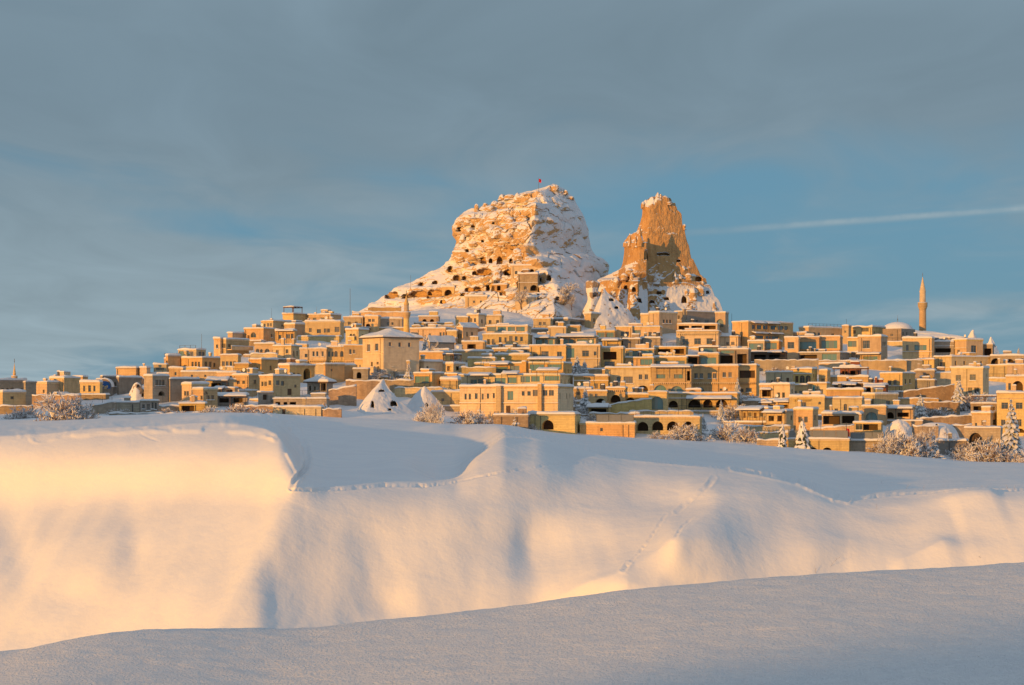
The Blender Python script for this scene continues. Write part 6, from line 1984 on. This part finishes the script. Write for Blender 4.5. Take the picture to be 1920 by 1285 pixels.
for a in [
    (125, 788, 66, 'big spreading frosted tree on the snow crest at the west', 1, 1.0, 332), (22, 790, 36, 'small frosted tree at the very west edge', 3, 1.0), (60, 786, 26, 'snow-smothered bush right of the small west tree', 3, 1.3),
    (814, 800, 74, 'frosted leaning tree right of the big snow cone', 0, 0.6, 384), (790, 790, 40, 'frosted bush clinging behind the leaning tree', 3, 1.0),
    (880, 800, 40, 'frosted tree at the foot of the big hotel, west side', 1, 1.0), (915, 800, 34, 'second frosted tree at the foot of the big hotel', 3, 1.0), (945, 800, 26, 'frosted thicket before the hotel door', 3, 1.3),
    (985, 806, 24, 'frosted bush right of the little spruce', 3, 1.2), (1020, 776, 30, 'reddish frosted shrub above the wide dark arch', 3, 1.4), (1050, 768, 32, 'frosted shrub under the hotel end wall', 1, 1.2),
    (1075, 776, 26, 'tangled shrub between hotel and shadowy low house', 3, 1.3), (1120, 790, 18, 'low snowy shrub by the snow-canopied kiosk', 3, 1.5),
    (1262, 822, 36, 'frosted bush in front of the third arcade arch', 3, 1.1), (1290, 824, 34, 'pinkish frosted bush at the end of the arcade', 1, 1.1), (1238, 824, 20, 'low frosted twigs before the second arcade arch', 3, 1.2),
    (1340, 818, 26, 'bluish snowy thicket right of the bent conifer', 3, 1.6), (1380, 826, 44, 'broad pink frosted thicket below the sunny pavilion', 3, 1.0), (1405, 828, 36, 'frosted thicket beside the stepped walls', 1, 0.9),
    (1360, 776, 24, 'white-crusted shrub right of the arcaded terrace', 3, 1.5), (1402, 762, 26, 'white-crusted shrub under the brick end house', 3, 1.3), (1418, 756, 20, 'small white shrub at the porch row', 3, 1.3),
    (1676, 856, 76, 'large frosted tree covering the white boulder', 0, 0.8), (1700, 858, 58, 'second frosted tree beside the boulder', 1, 0.9), (1726, 858, 70, 'frosted tree left of the bright small spruce', 2, 0.8),
    (1820, 862, 50, 'pale frosted thicket at the snowfield edge, first of the row', 3, 1.1), (1850, 864, 48, 'tallest of the pale thickets before the blind arch', 1, 1.1), (1875, 866, 40, 'pale thicket beside the tallest spruce', 3, 1.0),
    (1908, 868, 34, 'snow-rounded bush at the picture edge under the tallest spruce', 3, 1.3), (1848, 760, 30, 'white-crusted hedge by the timber pergola', 3, 1.5), (1822, 762, 26, 'white-crusted hedge next to the square yellow house', 3, 1.4),
    (1868, 762, 26, 'white-crusted bush touching the three-storey house', 3, 1.2), (1775, 782, 22, 'white shrub between the two big spruces', 3, 1.5), (1740, 776, 18, 'low white shrub behind the broad spruce', 3, 1.6),
    (816, 668, 34, 'frosted leafless tree before the gabled barn', 0, 1.0), (836, 672, 24, 'frosted shrubs right of the gabled barn', 3, 1.5), (978, 566, 30, 'brown bare tree on the castle slope', 2, 0.9, 566),
    (1056, 548, 22, 'sunlit white bush on the castle snowfield', 3, 1.2, 572), (1058, 570, 26, 'thin bare tree on the snowfield between the rocks', 2, 0.6, 570), (1072, 570, 24, 'second thin bare tree between the rocks', 2, 0.6, 570),
    (700, 708, 20, 'snowy bush at the corner of the mansion', 3, 1.2), (730, 705, 26, 'frosted bush against the mansion side wall', 3, 1.1), (465, 784, 34, 'dark twiggy hedge along the west plateau edge', 3, 1.6),
    (430, 784, 30, 'dark frosted brambles left of the hedge', 3, 1.6), (400, 780, 24, 'frosted brambles before the timber shelter', 3, 1.5), (325, 780, 20, 'frosted scrub before the bluish white house', 3, 1.7),
    (205, 782, 20, 'frosted scrub right of the big spreading tree', 3, 1.7), (500, 784, 22, 'snowy scrub behind the footprints', 3, 1.6), (1650, 850, 26, 'snowy scrub under the glass railing', 3, 1.3),
    (1785, 858, 28, 'dark scrub between frosted spruce and pale thickets', 3, 1.3), (840, 745, 22, 'frosted shrub before the rust-coloured bastion', 3, 1.2), (1460, 700, 14, 'low frosted shrubs on the road wall', 3, 2.2),
    (1640, 720, 14, 'low frosted shrubs above the timber pavilion', 3, 2.0), (1250, 700, 10, 'snow-dusted planter twigs above the arcade house awning', 3, 2.0)]:
    bare(*a)


# conifers wholly plastered with snow, standing on the plateau edge
def wrapped(px, row, hpx, wpx, label, seed, Y):
    p, h = plant_at(px, row, hpx, Y)
    s = Y / F; rad = wpx * s / 2
    o = thing('wrapped_conifer', label, 'tree', p, seed, 'snow-laden conifers in the village')
    nr, nc = 46, 44
    t_, a_ = np.meshgrid(np.linspace(0, 1, nr), np.linspace(0, 2 * np.pi, nc, endpoint=False), indexing='ij')
    n_ = fbm(np.cos(a_) * 2 + seed, np.sin(a_) * 2, t_ * 7, 4)
    r = rad * (1 - t_) ** 0.8 * (1.0 + 0.45 * n_ + 0.10 * np.sin(t_ * 40 + 3 * n_)) * smoothstep(-0.15, 0.10, t_)
    P = np.stack([r * np.cos(a_) + 0.05 * h * n_ * t_, r * np.sin(a_), t_ * h], -1)
    sn = np.clip(0.50 + 1.1 * fbm(np.cos(a_) * 4 + seed, np.sin(a_) * 4, t_ * 16, 4) + 0.25 * t_, 0, 1)
    me = grid_mesh('crown', P, True, True, {'snow': sn})
    link('crown', me, M['plaster'], o)
    mb = MB(); mb.tube([(0, 0, -0.6), (0, 0, h * 0.3)], [0.14, 0.08], 6); mb.build('trunk', M['bark'], o)


M['plaster'] = rock_material('plastered_needles', (0.06, 0.075, 0.045), (0.05, 0.06, 0.04), (0.09, 0.07, 0.05))
wrapped(1467, 846, 55, 21, 'slim conifer wrapped in snow, sunlit on one side', 1.7, 384)
wrapped(1505, 850, 66, 34, 'bluish cone-shaped conifer wholly plastered with snow', 4.2, 386)


# ------------------------------------------------------------------ flags, masts, poles, dry weeds
def pole(name, label, cat, px, row, top, Y, rad=0.05, col='metal', group=None):
    s = Y / F
    o = thing(name, label, cat, at(px, row, Y), 0.0, group)
    mb = MB(); mb.tube([(0, 0, -1.0), (0, 0, (row - top) * s)], [rad, rad * 0.7], 6); mb.build('pole', M[col], o)
    return o, (row - top) * s


def cloth(o, z0, z1, wd, n=7, m=8, fold=0.12, ph=0.0):
    mb = MB(); vs = []; fs = []
    for i in range(m + 1):
        for j in range(n + 1):
            f, g = i / m, j / n
            vs.append((0.06 + wd * g, fold * math.sin(9 * g + 3 * f + ph), z1 + (z0 - z1) * f - 0.35 * wd * g * g))
    for i in range(m):
        for j in range(n):
            a = i * (n + 1) + j; fs.append((a, a + 1, a + n + 2, a + n + 1))
    b = len(vs)
    vs += [(v_[0], v_[1] + 0.02, v_[2]) for v_ in vs]
    fs += [tuple(b + k for k in f_[::-1]) for f_ in fs]
    mb.add(vs, fs)
    return mb.build('flag', M['red'], o, smooth=True)


fl, fh = pole('flagpole', 'tiny red flag flying on the very top of the castle rock', 'flag', 1010, 354, 334, 606, 0.06)
cloth(fl, fh - 1.35, fh - 0.25, 0.75, fold=0.2)
fl, fh = pole('flagpole', 'tall pole with a furled red flag at the lowest terrace', 'flag', 1587, 846, 792, 388, 0.06)
cloth(fl, 1.2, 4.6, 0.55, fold=0.16, ph=1.0)
pole('radio_mast', 'thin radio mast on the skyline left of the castle slope', 'mast', 656.5, 592, 541, 560, 0.07)
PG = 'poles and lamp posts among the houses'
for px, row, top, lab in [(505, 648, 618, 'dark pole beside the twin-arch skyline house'), (577, 690, 650, 'dark utility pole before the yellow hotel west wing'), (621, 715, 682, 'thin pole before the pinkish blank block'),
                          (641, 690, 648, 'thin utility pole at the yellow hotel arches'), (1372, 612, 588, 'skyline antenna left of the large skyline hotel'), (1587, 626, 598, 'skyline lamp post above the slim tower house'),
                          (1450, 676, 652, 'lamp post on the road before the glass suites'), (1514, 768, 728, 'thin pole beside the broad yellow front'), (1539, 830, 792, 'lamp post on the ramp below the garage floor'),
                          (468, 706, 668, 'thin pole behind the drooping snow box house'), (1272, 790, 752, 'terrace lamp post above the four-arch arcade'), (770, 536, 516, 'signal mast on the castle shoulder'),
                          (192, 768, 744, 'first garden lamp below the blue mural'), (210, 768, 744, 'second garden lamp below the blue mural'), (378, 662, 626, 'slim aerial on the loggia house skyline')]:
    pole('lamp_post', lab, 'pole', px, row, top, hill_depth(px, row) if row > 560 else 590, 0.055, group=PG)
# folded parasol
o, hh = pole('parasol', 'folded teal parasol on the terrace in front of a yellow house', 'parasol', 1526, 744, 722, hill_depth(1530, 747), 0.04)
mb = MB(); mb.lathe([(0.05, hh), (0.16, hh - 0.3), (0.34, hh * 0.35), (0.22, hh * 0.25), (0.05, hh * 0.28)], 10); mb.build('canopy', M['teal'], o)

# water tank / satellite dishes on roofs
def weed(px, row, hpx, Y, label, lean):
    s = Y / F; h = hpx * s
    o = thing('dry_weed', label, 'dry weed', at(px, row, Y), 0.0, 'dry weed stalks poking out of the snow')
    mb = MB()
    pts = [(lean * h * f * f, 0, -0.2 + (h + 0.2) * (f - 0.25 * f * f * abs(lean))) for f in (0, .3, .6, .85, 1.0)]
    mb.tube(pts, [0.012, 0.01, 0.008, 0.007, 0.004], 4); mb.build('stalk', M['bark'], o)
    mb = MB()
    for k in range(4):
        p = Vector(pts[2 + k % 3]); mb.tube([p, p + Vector((0.16 * h * (-1) ** k, 0.05, 0.12 * h))], [0.007, 0.003], 3)
    mb.build('twig', M['bark'], o)


def slope_depth(px, row):
    """depth of the visible snow slope at a photograph position"""
    c = [float(pchip(pxk, [m_[i] for m_ in MID], np.array(float(px)))) for i in range(1, 9)]
    kn = [(c[0] - 6, YF + 60), (c[0], YF), ((c[0] + c[1]) / 2, c[3]), (c[1], c[2]), (max(950, c[1] + 14), c[4]), (1020, c[5]), (1100, c[6]), (1230, c[7])]
    return float(pchip([k[0] for k in kn], [k[1] for k in kn], np.array(float(row))))


for px, row, hpx, lean, lab in [(1652, 906, 8, 0.3, 'single weed stalk in the blue snow shadow'), (1699, 917, 10, 0.6, 'curled weed stalk by the footprint trail'), (1732, 917, 7, 0.1, 'short straight weed stalk by the trail'),
                                (1842, 919, 8, -0.1, 'first of the weed stalks on the far plateau rim'), (1850, 919, 9, 0.1, 'second weed stalk on the far plateau rim'), (1889, 918, 9, -0.2, 'weed stalk near the right rim bump'),
                                (1902, 918, 8, 0.2, 'last weed stalk toward the picture edge'), (1530, 1074, 14, -0.2, 'straight weed stalk rising behind the shaded bank'), (1556, 1066, 26, 0.7, 'long arching weed stalk behind the shaded bank'),
                                (1644, 950, 5, 0.0, 'tiny weed tip below the trail bend'), (1846, 1052, 12, -0.9, 'bent weed stalk on the bright drift')]:
    weed(px, row, hpx, slope_depth(px, row), lab, lean)
